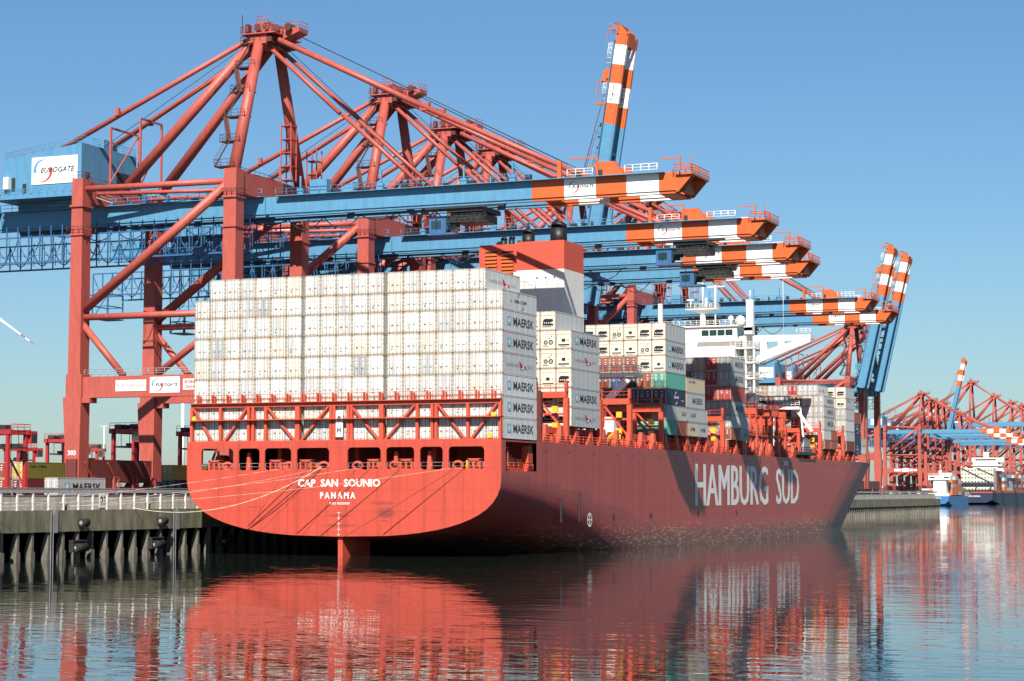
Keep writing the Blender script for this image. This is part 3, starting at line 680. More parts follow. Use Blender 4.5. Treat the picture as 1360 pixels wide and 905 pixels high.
# big white stack at the stern: 19 columns, 8 rows (rows counted from the top)
colx = []; x = -23.5
for i in range(19):
    colx.append(x+W_/2); x += W_+.012
    if i in (6,11): x += .44
over = 24.02-(colx[-1]+W_/2); colx = [c+over*(i/18) for i, c in enumerate(colx)]
SB = 15.62; zs = [SB+i*2.9 for i in range(6)]+[SB+6*2.9, SB+6*2.9+2.62]; hs = [2.87]*6+[2.58,2.87]
G0 = 'white reefer containers in the big stern stack'
sides0 = ['star','star','star','flag','star','star','arcs','flag']
RW = ['bottom row','seventh row down','sixth row down','fifth row down','fourth row down','third row down','second row down','top row']
SIDEL = {'star':'blue star and dark lettering','flag':'red flag and faded lettering','arcs':'dark lettering between two arcs'}
for r in range(8):
    for c in range(19):
        if r == 7 and c in (0,): continue
        if r == 7 and c == 18: continue
        last = c == 18 or (r == 7 and c == 17)
        var = rnd.randint(0,7); cl = 'white' if rnd.random() < .82 else ('cream' if rnd.random() < .55 else 'pale grey')
        if (r, c) in ((6,4),(3,10),(4,1)): cl = 'grey'
        st = sides0[r] if last else None
        if last: lab = f'white container, {SIDEL[st]}, right end of {RW[r]}, stern stack'
        else:
            cn = c if r == 7 else c+1
            lab = {'white':'white','cream':'cream','pale grey':'dull white','grey':'stained grey'}[cl]+f' reefer container, {OTH[cn-1]} from left, {RW[r]} of the big stern stack'
        container(colx[c], .7, zs[r], cl, 12.19, hs[r], 'door', st, var, 'reefer', lab, G0)
# generic block builder: columns from starboard inwards, rows bottom to top
def zlist(zb, zts): return [zb]+list(zts)
def block(y, L, zl, spec, where, group, split=None, xs=0):
    """spec: list of columns starting at the ship's side; each column a list (bottom to top) of (colour, end, var, side)"""
    for ci, colspec in enumerate(spec):
        x = 24.0+xs-W_/2-ci*2.47
        for ri, it in enumerate(colspec):
            if it is None: continue
            z0, z1 = zl[ri], zl[ri+1]; H = z1-z0-.03
            colr, end, var, side = it
            kind = 'reefer' if colr in ('cream','pale grey','white') and end == 'unit' else 'dry'
            tot = len(colspec)
            rw = 'topmost' if ri == tot-1 else ('bottom' if ri == 0 else OTH[ri]+' up')
            cw = 'outermost column' if ci == 0 else OTH[ci]+' column inboard'
            extra = {'star':' with blue star','flag':' with red flag','arcs':' with lettering','white logo':' with white emblem','starplain':' with dark lettering','kline':' with lettering','apm':' with lettering','small':' with small lettering',None:''}[side]
            if isinstance(L, (list,)) : pass
            if split and (ri in split) and ci == 0:
                for q, (cq, sq) in enumerate(split[ri]):
                    container(x, y+q*6.1, z0, cq if ci == 0 else colr, 6.06, H, end if q == 0 else 'door', sq if ci == 0 else None, var, kind,
                      f'short {cq if ci == 0 else colr} container, {"aft" if q == 0 else "forward"} half, {rw}, {cw}, {where}', group)
            else:
                container(x, y, z0, colr, L, H, end, side, var, kind, f'{colr} container{extra}, {rw}, {cw}, {where}', group)
C = 'cream'; P = 'pale grey'; U = 'unit'; D = 'door'
def u(v, s=None, c=C): return (c,U,v,s)
def d(c, s=None, v=0): return (c,D,v,s)
# block 2, y 26.8
block(26.8, 11.9, [18.0,20.83,23.65,26.48,29.30,32.05,34.9], [
  [u(3,'flag',P),u(1,'star',P),u(0,None,P),u(1,'flag',P),u(1,'star',P)],
  [u(0),u(3),u(1),u(2),u(2),u(0,None,P)],
  [u(1),u(0),u(2),u(0),u(0),u(1)],
  [u(1),u(0),u(2),u(0),u(0)]], 'stack just beyond the stern stack', 'reefer containers ahead of the stern stack')
# block 3, y 71.3
block(71.2, 11.0, [17.99,20.47,22.95,25.68,28.41,31.15,33.76,36.58], [
  [d('brown'),d('grey','kline'),d('navy','white logo'),d('teal'),u(1,'star',P),u(0,'star',P),u(0,None,P)],
  [d('teal'),d('brown'),d('navy'),d('brown'),u(0),u(2),u(0)],
  [d('navy'),d('blue'),d('navy'),d('navy'),d('brown'),u(1),u(1)],
  [d('brown'),d('navy'),d('navy'),d('blue'),d('brown'),u(1),u(2)],
  [d('navy'),d('grey'),d('blue'),d('brown'),d('brown'),u(0),u(0)],
  [d('grey'),d('navy'),d('navy'),d('brown'),d('maroon'),u(1),u(0)],
  [None,None,None,None,None,u(1),u(2)]], 'stack behind the white platform', 'containers behind the white platform',
  split={0:[('teal',None),('brown',None)],1:[('grey',None),('grey','kline')]})
# block 4, y 82.7
block(82.7, 10.6, [18.05,20.47,22.9,25.5,28.1], [
  [d('beige','apm'),d('grey','kline'),d('grey','starplain'),d('beige','small')],[d('grey'),d('beige'),d('grey'),d('brown')]],
  'low beige topped stack', 'containers in the low beige topped stack', split={0:[('beige','apm'),('grey','apm')],1:[('grey','kline'),('grey',None)]})
block(84.5, 10.6, [18.05,20.5,23,25.6,28.3,31.2], [[],[],[d('brown'),d('grey'),d('navy'),d('brown'),d('maroon')]], 'behind low beige topped stack', 'containers in the low beige topped stack')
# block 5, y 107
block(109.6, 9.8, [18.05,20.3,22.62,25.2,27.98,30.72,33.35], [
  [d('brown'),d('pale grey'),d('grey','starplain'),d('red'),d('grey','starplain'),d('grey','starplain')],
  [d('grey'),d('brown'),d('grey'),d('red'),d('red'),d('red')],
  [d('brown'),d('grey'),d('grey'),d('brown'),d('grey'),d('beige')],
  [d('brown'),d('brown'),d('grey'),d('maroon'),d('maroon'),d('pale grey')]],
  'stack before the bridge tower', 'containers before the bridge tower', split={0:[('brown',None),('grey','kline')],1:[('pale grey',None),('pale grey',None)]})
# block 6, y 182
block(181.9, 9.4, [17.85,19.8,21.95,24.75,27.1,29.4], [
  [d('brown'),d('pale grey'),d('grey','starplain'),d('grey','starplain'),d('grey','starplain')],
  [d('brown'),d('brown'),d('pale grey'),d('pale grey'),d('pale grey')],
  [d('orange'),d('orange'),d('brown'),d('pale grey'),d('brown')]],
  'stack beyond the bridge tower', 'containers beyond the bridge tower', split={0:[('brown',None),('brown',None)],1:[('pale grey',None),('brown',None)]})
for i, (cl, sd) in enumerate((('pale grey','flag'),('pale grey',None),('red',None),('pale grey',None),('pale grey',None),('tan',None),('pale grey',None))):
    container(21.53-W_/2-i*2.22+2.22*.5, 182.0, 29.43, cl, 9.4, 2.3, 'door', sd if i == 0 else None, i, 'dry', f'{cl} container top row beyond the bridge tower, {OTH[i]} from right', 'containers beyond the bridge tower')
for i, cl in enumerate(('navy','grey','maroon','navy','blue')):
    container(16.2-i*2.3, 182.2, 27.1, cl, 9.2, 2.25, 'door', None, i, 'dry', f'{cl} container shaded second row beyond the bridge tower, {OTH[i]} from right', 'containers beyond the bridge tower')
for i, cl in enumerate(('navy','navy','grey')):
    container(15.4-i*2.45, 182.3, 24.7, cl, 9.2, 2.3, 'door', None, i, 'dry', f'{cl} container third row beyond the bridge tower, {OTH[i]} from right', 'containers beyond the bridge tower')
# block 7, y 202.8
block(202.8, 8.2, [17.75,19.98,22.25,24.76,27.3,29.7,32.25], [
  [d('maroon'),d('grey'),d('pale grey'),d('grey'),u(3,'small',P),u(0,None,P)],
  [d('brown'),d('grey'),d('pale grey'),d('navy'),u(3),u(0)],[d('brown'),d('brown'),d('grey'),d('blue'),u(1),u(1)],[None,None,None,None,None,u(1)]],
  'second stack beyond bridge tower', 'containers second stack beyond bridge tower')
block(212.6, 8.0, [17.2,19.5,21.9,24.3,26.95], [[d('navy','white logo'),d('navy'),d('navy','white logo'),d('brown')],[d('navy'),d('navy'),d('brown'),d('brown')]], 'dark blue stack near bow', 'containers in the blue stack near the bow', xs=-.6)
block(223.0, 7.5, [17.5,19.4,21.3], [[d('pale grey'),d('grey')],[d('grey'),d('grey')]], 'last low stack by bow', 'containers in the last stack by the bow', xs=-1.7)
print('containers on ship', ncont)
# mooring lines
def rope(pts, r, label, sag=0, mt='rope'):
    a, b_ = Vector(pts[0]), Vector(pts[1]); m = MB(); n_ = 18; P_ = []
    for i in range(n_+1):
        t = i/n_; p = a.lerp(b_, t); p.z -= sag*4*t*(1-t); P_.append(p)
    m.path(P_, r, 6); tag(m.build('mooring_line', M[mt]), label, 'rope', 'mooring lines of the red ship')
rope([(-2.6,-.3,11.9),(-27.2,-9,6.3)], .055, 'thick pale mooring line sagging from a stern opening down to the quay', 2.7)
rope([(-8.1,-.3,11.8),(-27.9,-45,6.7)], .022, 'thin pale mooring line running left from the third stern opening', .5)
rope([(2.6,-.3,11.7),(-27.9,-45,6.5)], .022, 'thin pale mooring line running left from the centre of the stern', .8)
rope([(17.2,-.3,11.7),(-27.9,-24,6.6)], .022, 'thin pale mooring line crossing the whole stern from its right opening', .8)
rope([(-2.7,-.35,11.7),(-27.9,-24,6.5)], .02, 'faint pale mooring line just under the stern openings', .6)
for i, (x0, x1, z1, lab) in enumerate(((-5.0,-14.1,3.8,'leftmost'),(-3.2,-13.5,3.7,'second'),(4.6,-6.4,2.8,'third'),(9.2,-2.7,2.5,'fourth'),(18.6,6.8,2.75,'rightmost'))):
    m = MB(); m.tube((x0,-.05,11.5),(x1,-.1,z1),.03,6); tag(m.build('mooring_line', M['darkred']), f'{lab} straight dark line slanting down across the bright red stern', 'rope', 'dark lines across the stern')  # thin straight dark bars laid close against the transom plate
# ------------------------------------------------------------------ ship-to-shore gantry cranes
HINGE = (2.2, 0, 46.6)
def logo(m, o, w, h, xd=(1,0,0), yd=(0,0,1), nrm=(0,-1,0)):
    """white board with a blue/red swirl and dark italic lettering; material slots 1 white 2 blue 3 red 4 ink"""
    o = Vector(o); xd = Vector(xd); yd = Vector(yd); nn = Vector(nrm)
    c = o+xd*(w*.25)+yd*(h*.5)+nn*.03
    m.arc(c, xd, yd, h*.27, h*.42, 60, 190, 2); m.arc(c, xd, yd, h*.27, h*.42, 240, 375, 3)
    m.text('EUROGATE', o+xd*(w*.20)+yd*(h*.42)+nn*.06, xd, yd, w*.72, h*.19, 4, .01, .3)
LG = [M['blue'],M['sign'],M['lblue'],M['lred'],M['ink']]
def make_crane():
    root = empty('gantry_crane', (0,0,0)); P_ = lambda mb, nm, mt='red', par=None: mb.build(nm, M[mt] if isinstance(mt, str) else mt, par or root)
    W2 = 10.8; LX = -28.0
    for X in (0, LX):
        m = MB(); m.box((X-.95,-12.6,2.0),(X+.95,12.6,5.7)); o = P_(m, 'sill_beam', 'darkred' if X else 'darkred')
        for Y in (-9.6,-4.2,4.2,9.6):
            k = MB(); k.box((X-.55,Y-1.9,.75),(X+.55,Y+1.9,1.35)); k.frust((X,Y,1.35),.9,1.6,(X,Y,2.0),.9,.6)
            for dy in (-1.4,-.5,.5,1.4): k.tube((X-.3,Y+dy,.4),(X+.3,Y+dy,.4),.4,10)
            k.bar((X+.6,Y-1.6,2.8),(X+1.0,Y+1.8,.9),.12,.3); P_(k, 'bogie', 'red', o)
        for Y in (-8,-1.5,4,9.5):
            k = MB(); sx_ = 1.25 if X else -1.25
            for dy in (-.7,.7): k.bar((X+sx_,Y+dy,.3),(X+sx_,Y+dy,3.0),.16,.16); k.bar((X+sx_,Y-dy,.4),(X+sx_,Y+dy,2.9),.1,.1)
            k.bar((X+sx_,Y-.8,2.9),(X+sx_,Y+.8,2.9),.16,.2); k.bar((X+sx_,Y-.7,3.0),(X+sx_,Y-2.6,5.2),.2,.2); P_(k, 'storm_anchor_frame', 'red', o)
    for X in (0, LX):
        for Y in (-W2, W2):
            m = MB(); m.frust((X,Y,2.2),2.3,2.7,(X-(.4 if X else -.2),Y,15.5),3.4,2.5); m.box((X-1.55,Y-1.25,15.5),(X+1.35,Y+1.25,19.2)); m.frust((X-.1,Y,19.2),2.3,2.5,(X,Y,50.6),2.0 if X else 2.2,2.4)
            m.box((X-1.25,Y-1.45,41.4),(X+1.25,Y+1.45,41.7)); m.box((X-1.25,Y-1.5,46.0),(X+1.25,Y+1.5,46.3))
            o = P_(m, 'leg')
            if X: 
                k = MB(); k.rail([(X-1.6,Y-1.6,41.7),(X+1.6,Y-1.6,41.7),(X+1.6,Y+1.6,41.7)],1.1,1.1,.05); k.rail([(X-1,Y-1.1,50.6),(X+1,Y-1.1,50.6),(X+1,Y+1.1,50.6)],1.1,.9,.05)
                for i in range(18): k.box((X-1.4,Y-.3,33+i*.98),(X-1.3,Y+.3,33.06+i*.98))
                k.bar((X-1.4,Y-.3,33),(X-1.4,Y-.3,51),.07,.07); k.bar((X-1.4,Y+.3,33),(X-1.4,Y+.3,51),.07,.07); P_(k, 'ladder', 'darkred', o)
            else:
                k = MB(); k.rail([(X-1.4,Y-1.5,46.3),(X+1.4,Y-1.5,46.3),(X+1.4,Y+1.5,46.3)],1.1,1.1,.05); P_(k, 'railing', 'grating', o)
    m = MB(); m.text('303',(LX-.95,-W2-1.33,6.3),(1,0,0),(0,0,1),1.5,.8,0,.03); P_(m, 'number', 'white')
    for Y in (-W2, W2):
        m = MB(); m.box((LX-1.9,Y-.8,15.4),(1.5,Y+.8,18.75)); m.box((LX-1.6,Y-1.0,14.6),(LX+2.8,Y+1.0,15.45)); o = P_(m, 'portal_beam')
        k = MB(); k.rail([(LX+1.5,Y-.7,18.75),(-1.3,Y-.7,18.75)],1.1,1.5,.04,0,2); P_(k, 'railing', 'galv', o)
        for a, b_ in (((LX+.6,Y,29.4),(-.8,Y,48.5)),):
            m = MB(); m.tube(a, b_, .78, 14); P_(m, 'diagonal_brace')
        for a, b_, r in (((LX+.6,Y,27.2),(-19.6,Y,18.8),.55),((-13.6,Y,18.8),(-.9,Y,27.4),.55),((LX+.6,Y,28.3),(-.9,Y,28.3),.52)):
            m = MB(); m.tube(a, b_, r, 12); P_(m, 'brace')
        m = MB(); m.tube((LX+.9,Y,49.0),(-1,Y,48.8),.5,12); P_(m, 'tie_tube')
    for X, w_ in ((0,8.2),(LX,5.2)):   # sign boards on the aft portal beam are added below
        m = MB(); m.box((X-.8,-W2+.2,46.9),(X+.8,W2-.2,50.3)); P_(m, 'cross_girder')
        m = MB(); m.rail([(X-.7,-W2+1.5,50.3),(X-.7,W2-1.5,50.3)],1.1,1.5,.045,0,1); P_(m, 'railing', 'grating')
    m = MB(); m.tube((LX+1,-W2+3,48.6),(-1,-W2+6.5,48.4),.32,10); m.tube((LX+6,-2,48.2),(-1,2,48.4),.32,10); P_(m, 'diagonal_tie')
    y = -W2-.82
    for (x0, wd, h, knd) in ((-20.5,5.6,1.75,0),(-14.2,5.4,2.5,1),(-8.2,2.8,1.7,2),(-4.9,2.6,1.2,3)):
        m = MB(); m.box((x0,y-.06,17.2-h/2),(x0+wd,y,17.2+h/2),1)
        if knd == 1: logo(m, (x0,y-.06,17.2-h/2), wd, h)
        elif knd == 0: m.text('BURCHARDKAI',(x0+.3,y-.08,16.95),(1,0,0),(0,0,1),wd-.6,.5,3,.0)
        elif knd == 2: m.text('KONE',(x0+.3,y-.08,17.3),(1,0,0),(0,0,1),wd-.6,.55,3,.05); m.text('CRANES',(x0+.3,y-.08,16.6),(1,0,0),(0,0,1),wd-.6,.45,3,.04)
        P_(m, 'sign_board', LG)
    # pylon and stays
    AZ = 74.0
    for s in (-1, 1):
        m = MB(); m.tube((0,s*W2,50.4),(0,s*3.0,AZ-1),.98,16,0,.85); o = P_(m, 'pylon_leg')
        if s < 0:   # zigzag stairs up the near pylon leg
            k = MB(); n_ = 5; pts = []
            for i in range(n_+1):
                t = i/n_; p = Vector((0,s*W2,51)).lerp(Vector((0,s*3.0,AZ-2)), t)
                k.box((p.x-3.0,p.y-1.0,p.z-.08),(p.x+.6,p.y+1.0,p.z+.08)); k.rail([(p.x-3,p.y-1,p.z),(p.x+.5,p.y-1,p.z)],1.1,1.1,.04); k.rail([(p.x-3,p.y-1,p.z),(p.x-3,p.y+1,p.z)],1.1,1.1,.04); pts.append(p)
            for i in range(n_):
                a = pts[i]+V(-2.8 if i % 2 == 0 else -1.2,-1.1,0); b_ = pts[i+1]+V(-1.2 if i % 2 == 0 else -2.8,-1.1,0); mid_ = a.lerp(b_,.5)
                k.bar(a, b_, .8, .14); k.bar(a+V(0,-.4,1), b_+V(0,-.4,1), .05, .05); k.bar(a+V(0,-.4,.5), b_+V(0,-.4,.5), .05, .05)
            P_(k, 'stair', 'grating', o)
        m = MB(); m.tube((-23.0,s*5.0,50.2),(-1.0,s*2.6,AZ-1.2),.85,14); P_(m, 'back_strut')
        m = MB(); m.tube((-36.0,s*5.0,57.0),(-1.6,s*2.2,AZ-.6),.42,10); m.box((-25.6,s*5-.3,61.8),(-24.9,s*5+.3,63.0)); P_(m, 'back_stay')
        m = MB(); m.tube((2.0,s*2.4,AZ-1.0),(29.0,s*2.9,59.6),.46,10); m.tube((29.0,s*2.9,59.6),(54.5,s*3.1,47.6),.42,10); m.box((28.2,s*2.9-.35,59.1),(29.8,s*2.9+.35,60.3)); P_(m, 'fore_stay')
        m = MB(); m.tube((1.2,s*2.4,AZ-2.4),(14.8,s*3.8,59.5),.36,8); m.tube((14.8,s*2.9,59.5),(28.5,s*3.1,47.4),.34,8); P_(m, 'inner_stay')
        m = MB(); m.tube((3.2,s*1.2,AZ+.5),(52,s*1.6,49.5),.05,4); m.tube((-1,s*.8,AZ),(-30,s*1.6,57.5),.05,4); m.tube((2.2,s*2.0,AZ-2),(27,s*3,49),.05,4); P_(m, 'hoist_cable', 'dark')
    m = MB(); m.box((-1.4,-3.9,AZ-2.2),(1.6,3.9,AZ-.6)); m.box((-2.8,-4.4,AZ-.7),(3.4,4.4,AZ-.5)); m.rail([(-2.8,-4.4,AZ-.5),(3.4,-4.4,AZ-.5),(3.4,4.4,AZ-.5)],1.1,1.2,.05,0,2); m.rail([(-2.8,-4.4,AZ-.5),(-2.8,4.4,AZ-.5)],1.1,1.2,.05,0,2)
    m.box((-1.8,-1.2,AZ-.5),(.4,1.2,AZ+2.0)); m.box((.6,-2,AZ-.5),(1.4,2,AZ+1.0)); m.rail([(-1.8,-1.2,AZ+2),(.4,-1.2,AZ+2)],.9,.8,.05); m.prism([(1,-1.5,AZ-2),(6.2,-1.5,AZ-.2),(6.2,-1.5,AZ+.5),(1,-1.5,AZ+.4)],(0,3,0)); m.rail([(3.4,-1.5,AZ+.5),(6.2,-1.5,AZ+.5),(6.2,1.5,AZ+.5)],1.0,.9,.05); P_(m, 'pylon_head')
    m = MB()
    for X in (-1.0,.6,2.4,4.6):
        for Y in (-2.2,-.8,.8,2.2): m.tube((X,Y-.15,AZ+.5+(.4 if X < 2 else 0)),(X,Y+.15,AZ+.5+(.4 if X < 2 else 0)),.62,12)
    m.box((-2.4,-3.6,AZ-.5),(-1.9,-2.4,AZ+1.2)); m.box((-.2,2.6,AZ-.5),(.6,3.6,AZ+1.0)); m.bar((-2.6,-4.2,AZ-.5),(-2.6,-4.2,AZ+2.6),.1,.1); m.box((1.7,-4.0,AZ-2.0),(2.6,4.0,AZ-1.2)); P_(m, 'sheave_set', 'grating')
    m = MB()
    for s in (-1,1): m.bar((-22,s*3.2,50.3),(-22,s*3.2,61.5),.3,.3); m.bar((-27,s*4.2,50.3),(-27,s*4.2,60.2),.3,.3); m.bar((-27,s*4.2,51),(-22,s*3.2,59),.2,.2)
    m.bar((-22,-3.2,61.4),(-22,3.2,61.4),.3,.3); m.bar((-27,-4.2,60),(-27,4.2,60),.3,.3); P_(m, 'stay_frame')
    for Y in (2.0, W2):       # lift cages by the pylon
        m = MB(); h = 9.5 if Y < 5 else 6.5
        for dx in (-.9,.9):
            for dy in (-.9,.9): m.bar((2.6+dx,Y+dy,50.2),(2.6+dx,Y+dy,50.2+h),.16,.16)
        z = 50.4
        while z < 50.2+h: m.box((1.6,Y-1,z),(3.6,Y+1,z+.12)); z += 2.2
        P_(m, 'lift_frame')
    # fixed girder, walkways and festoon truss
    for s in (-1, 1):
        m = MB(); m.box((-49.5,s*3.1-.65,44.3),(1.6,s*3.1+.65,47.0)); m.box((-49.5,s*3.1-.45,43.9),(1.6,s*3.1+.45,44.3)); P_(m, 'girder', 'blue')
        m = MB(); m.box((-48,s*4.3-.5,47.0),(1.5,s*4.3+.5,47.1)); m.rail([(-48,s*4.8,47.1),(1.5,s*4.8,47.1)],1.1,2.2,.045,0,1); P_(m, 'walkway', 'blue')
    m = MB(); pr = None
    for i in range(12):
        for q in range(7):
            t = q/6; p = (-40+i*6.4+6.4*t, -2.2, 43.6-1.9*(1-(2*t-1)**2)*(1 if i % 3 else .5))
            if q: m.tube(pr, p, .09, 5)
            pr = p
    m.bar((-46,-2.2,43.7),(38,-2.2,43.7),.18,.22); P_(m, 'festoon_cable', 'dark')
    r_ = random.Random(5)
    for s in (-1, 1):
        m = MB(); X = -44.0; m.box((-44.2,s*3.9-.1,47.05),(0,s*3.9+.15,47.12))
        while X < 0: m.box((X,s*3.9-.2,47.1),(X+r_.uniform(.4,1.4),s*3.9+.25,47.1+r_.uniform(.4,1.3))); X += r_.uniform(2.2,5)
        P_(m, 'girder_fitting', 'dblue')
    m = MB()
    for X in (-49,-38,-26,-14,-4): m.box((X-.4,-2.4,44.6),(X+.4,2.4,46.6))
    P_(m, 'girder_tie', 'blue')
    m = MB()
    for s in (-1,1):
        Y = s*5.0
        m.bar((-62,Y,42.6),(0,Y,42.6),.22,.22); m.bar((-62,Y,38.4),(0,Y,38.4),.22,.28); m.bar((-62,Y,39.5),(0,Y,39.5),.09,.09)
        X = -62.0; i = 0
        while X <= 0:
            m.bar((X,Y,38.4),(X,Y,44.4 if X > -50 else 42.6),.16,.16); 
            if X > -49: m.bar((X+.5,Y,39),(X+.5,Y,43),.08,.08)
            if i % 2 == 0 and X < -2:
                pr = None
                for q in range(7):
                    t = q/6; p = (X+4.4*t, Y+.1, 42.4-3.4*(1-(2*t-1)**2)); 
                    if pr: m.tube(pr, p, .09, 5)
                    pr = p
            X += 2.2; i += 1
    m.box((-62,-7.4,38.2),(-58,-6.4,38.3)); P_(m, 'festoon_truss', 'dblue')
    m = MB(); m.box((-60,-8,34.0),(-56.5,-3,38.0)); m.rail([(-60,-8,38),(-56.5,-8,38)],1.2,.8,.06); m.bar((-60,-8,34),(-56.5,-8,38),.15,.15); m.bar((-56.5,-8,34),(-60,-8,38),.15,.15); 
    m2 = MB(); 
    for a in (-60,-56.5):
        for b_ in (-8,-3): m2.bar((a,b_,33.5),(a,b_,38.4),.2,.2)
    for zz in (33.6,36,38.3):
        m2.bar((-60,-8,zz),(-56.5,-8,zz),.18,.18); m2.bar((-60,-3,zz),(-56.5,-3,zz),.18,.18); m2.bar((-60,-8,zz),(-60,-3,zz),.18,.18); m2.bar((-56.5,-8,zz),(-56.5,-3,zz),.18,.18)
    m2.box((-60,-8,33.5),(-56.5,-3,33.6)); m2.bar((-60,-8,33.6),(-56.5,-8,38.3),.14,.14); P_(m2, 'maintenance_cage', 'dblue')
    # machinery house
    m = MB(); m.hexa([(-45.8,-7.2,49),(-30.6,-7.2,49),(-30.6,9,49),(-45.8,9,49),(-45.8,-7.2,55.2),(-30.6,-7.2,57.4),(-30.6,9,57.4),(-45.8,9,55.2)]); m.box((-47.0,-8.6,48.5),(-30.0,9.6,49.0)); m.box((-45,-4.2,47.0),(-32,-2.6,48.5)); m.box((-45,2.6,47.0),(-32,4.2,48.5)); o = P_(m, 'machinery_house', 'blue')
    k = MB(); k.rail([(-47,-8.5,49),(-30.1,-8.5,49),(-30.1,9.5,49)],1.1,1.6,.05,0,2); k.rail([(-45.7,-7.1,55.2),(-30.7,-7.1,57.4),(-30.7,8.9,57.4)],1.2,1.8,.04,0,2); P_(k, 'railing', 'blue', o)
    k = MB(); k.box((-40.2,-7.32,50.9),(-31.3,-7.22,55.4),1); logo(k, (-40.2,-7.32,50.9), 8.9, 4.5); P_(k, 'sign_board', LG, o)
    k = MB(); k.box((-45.4,-7.9,50.4),(-44.4,-7.2,52.4)); P_(k, 'switch_box', 'white', o)
    for a_, b_ in (((-44.2,-7.26,50.0),(-43.5,-7.2,52.3)),((-42.0,-7.26,49.6),(-41.3,-7.2,51.2)),((-30.58,-6,51),(-30.54,-5,52.6)),((-30.58,3,49.5),(-30.54,7,54))):
        k = MB(); k.box(a_, b_); P_(k, 'door', 'dark', o)
    k = MB(); k.box((-36,2,57),(-32.5,6,59.5)); P_(k, 'roof_unit', 'blue', o)
    m = MB(); m.box((-57.5,-6.2,47),(-48.5,6.2,47.2)); m.rail([(-57.5,-6.2,47.2),(-48.5,-6.2,47.2)],1.1,1.4,.05,0,2); m.box((-57,-6,44.6),(-49.5,-4.8,46.9)); m.box((-56,-3,47.2),(-53,2,49.4)); P_(m, 'equipment_platform', 'blue')
    m = MB(); m.bar((-30,-7.4,49),(-24,-7.4,46.9),.9,.15); m.bar((-30,-7.8,50),(-24,-7.8,47.9),.06,.06); m.bar((-30,-7.8,49.5),(-24,-7.8,47.4),.06,.06); P_(m, 'stair', 'steel')
    # boom: hinged at HINGE, modelled relative to it
    hx, hy, hz = HINGE
    bm = MB()
    BX = lambda x0, x1, s, z0, z1, mb, mi=0: mb.box((x0-hx,s*3.1-.65,z0-hz),(x1-hx,s*3.1+.65,z1-hz),mi)
    for s in (-1, 1):
        BX(1.7,47,s,44.3,47.0,bm); bm.box((0,s*3.1-.45,43.9-hz),(47-hx,s*3.1+.45,44.3-hz))
    for X in (14,27,40): bm.box((X-.4-hx,-2.4,44.8-hz),(X+.4-hx,2.4,46.4-hz))
    boom = bm.build('boom', M['blue'], root, HINGE)
    for s in (-1, 1):
        k = MB()
        for (x0, x1, mi) in ((47,52.2,0),(52.2,57.2,1),(57.2,62.0,0),(62.0,67.0,1),(67.0,69.6,0)): BX(x0+.003,x1-.003,s,44.32,47.02,k,mi); k.box((x0-hx+.003,s*3.1-.45,43.9-hz),(x1-hx-.003,s*3.1+.45,44.3-hz),mi)
        y = s*3.1-.68
        logo(k, (52.6-hx,y,44.7-hz), 4.6, 2.0)
        P_(k, 'striped_beam', [M['orange'],M['sign'],M['lblue'],M['lred'],M['ink']], boom)
        k = MB(); k.box((4-hx,s*4.3-.5,46.9-hz),(68-hx,s*4.3+.5,47.0-hz)); k.rail([(4-hx,s*4.8,47.0-hz),(47-hx,s*4.8,47.0-hz)],1.1,2.0,.045,0,1); P_(k, 'walkway', 'blue', boom)
        k = MB(); k.rail([(53-hx,s*4.6,47.0-hz),(57-hx,s*4.6,47.0-hz)],1.2,1.3,.06,0,2); k.rail([(62.0-hx,s*4.6,47.0-hz),(67.0-hx,s*4.6,47.0-hz)],1.3,1.3,.07,0,2); P_(k, 'railing', 'white', boom)
    k = MB()
    for s in (-1,1):
        k.prism([(57.2-hx,s*3.1-.6,47.03-hz),(61.6-hx,s*3.1-.6,47.03-hz),(60.0-hx,s*3.1-.6,49.2-hz),(57.2-hx,s*3.1-.6,49.2-hz)],(0,1.2,0))
        q = MB(); q.bar((53.2-hx,s*3.9,49.9-hz),(57.6-hx,s*3.9,49.9-hz),.2,.2); q.bar((57.5-hx,s*3.9,47-hz),(57.5-hx,s*3.9,49.9-hz),.25,.25); P_(q, 'gallows', 'orange', boom)
        q = MB(); q.bar((51.7-hx,s*4.3,47-hz),(51.7-hx,s*4.3,49.6-hz),.6,.6); P_(q, 'stop_post', 'orange', boom)
        q = MB(); q.bar((67.6-hx,s*4.6,48.9-hz),(70.6-hx,s*4.6,48.9-hz),.18,.18); q.bar((70.5-hx,s*4.6,47-hz),(70.5-hx,s*4.6,49-hz),.25,.25); P_(q, 'gallows', 'orange', boom)
    k.box((57.5-hx,-2.5,47.1-hz),(59.5-hx,2.5,48.6-hz)); P_(k, 'stay_anchor', 'orange', boom)
    k = MB()
    for s in (-1,1): k.prism([(69.6-hx,s*3.1-.7,44.1-hz),(70.0-hx,s*3.1-.7,44.1-hz),(72.0-hx,s*3.1-.7,46.3-hz),(72.0-hx,s*3.1-.7,46.7-hz),(69.6-hx,s*3.1-.7,46.9-hz)],(0,1.4,0))
    k.box((69.7-hx,-4.2,46.5-hz),(72.2-hx,4.4,46.8-hz)); k.box((66.9-hx,-2.4,43.9-hz),(69.5-hx,2.4,44.2-hz)); k.rail([(69.4-hx,-4.4,46.8-hz),(72.2-hx,-4.2,46.8-hz),(72.2-hx,4.4,46.8-hz)],1.2,.9,.06,0,2); k.bar((72.0-hx,-4,46.8-hz),(72.0-hx,-4,49.2-hz),.12,.12); k.box((69.8-hx,-2,44.3-hz),(70.6-hx,2,46-hz)); P_(k, 'boom_tip', 'orange', boom)
    for X in (8,22,36,44): k = MB(); k.bar((X-hx,-3.9,47-hz),(X-hx,-3.9,50-hz),.25,.3); k.box((X-.5-hx,-4.2,47-hz),(X+.5-hx,-3.6,48.0-hz)); P_(k, 'boom_post', 'blue', boom)
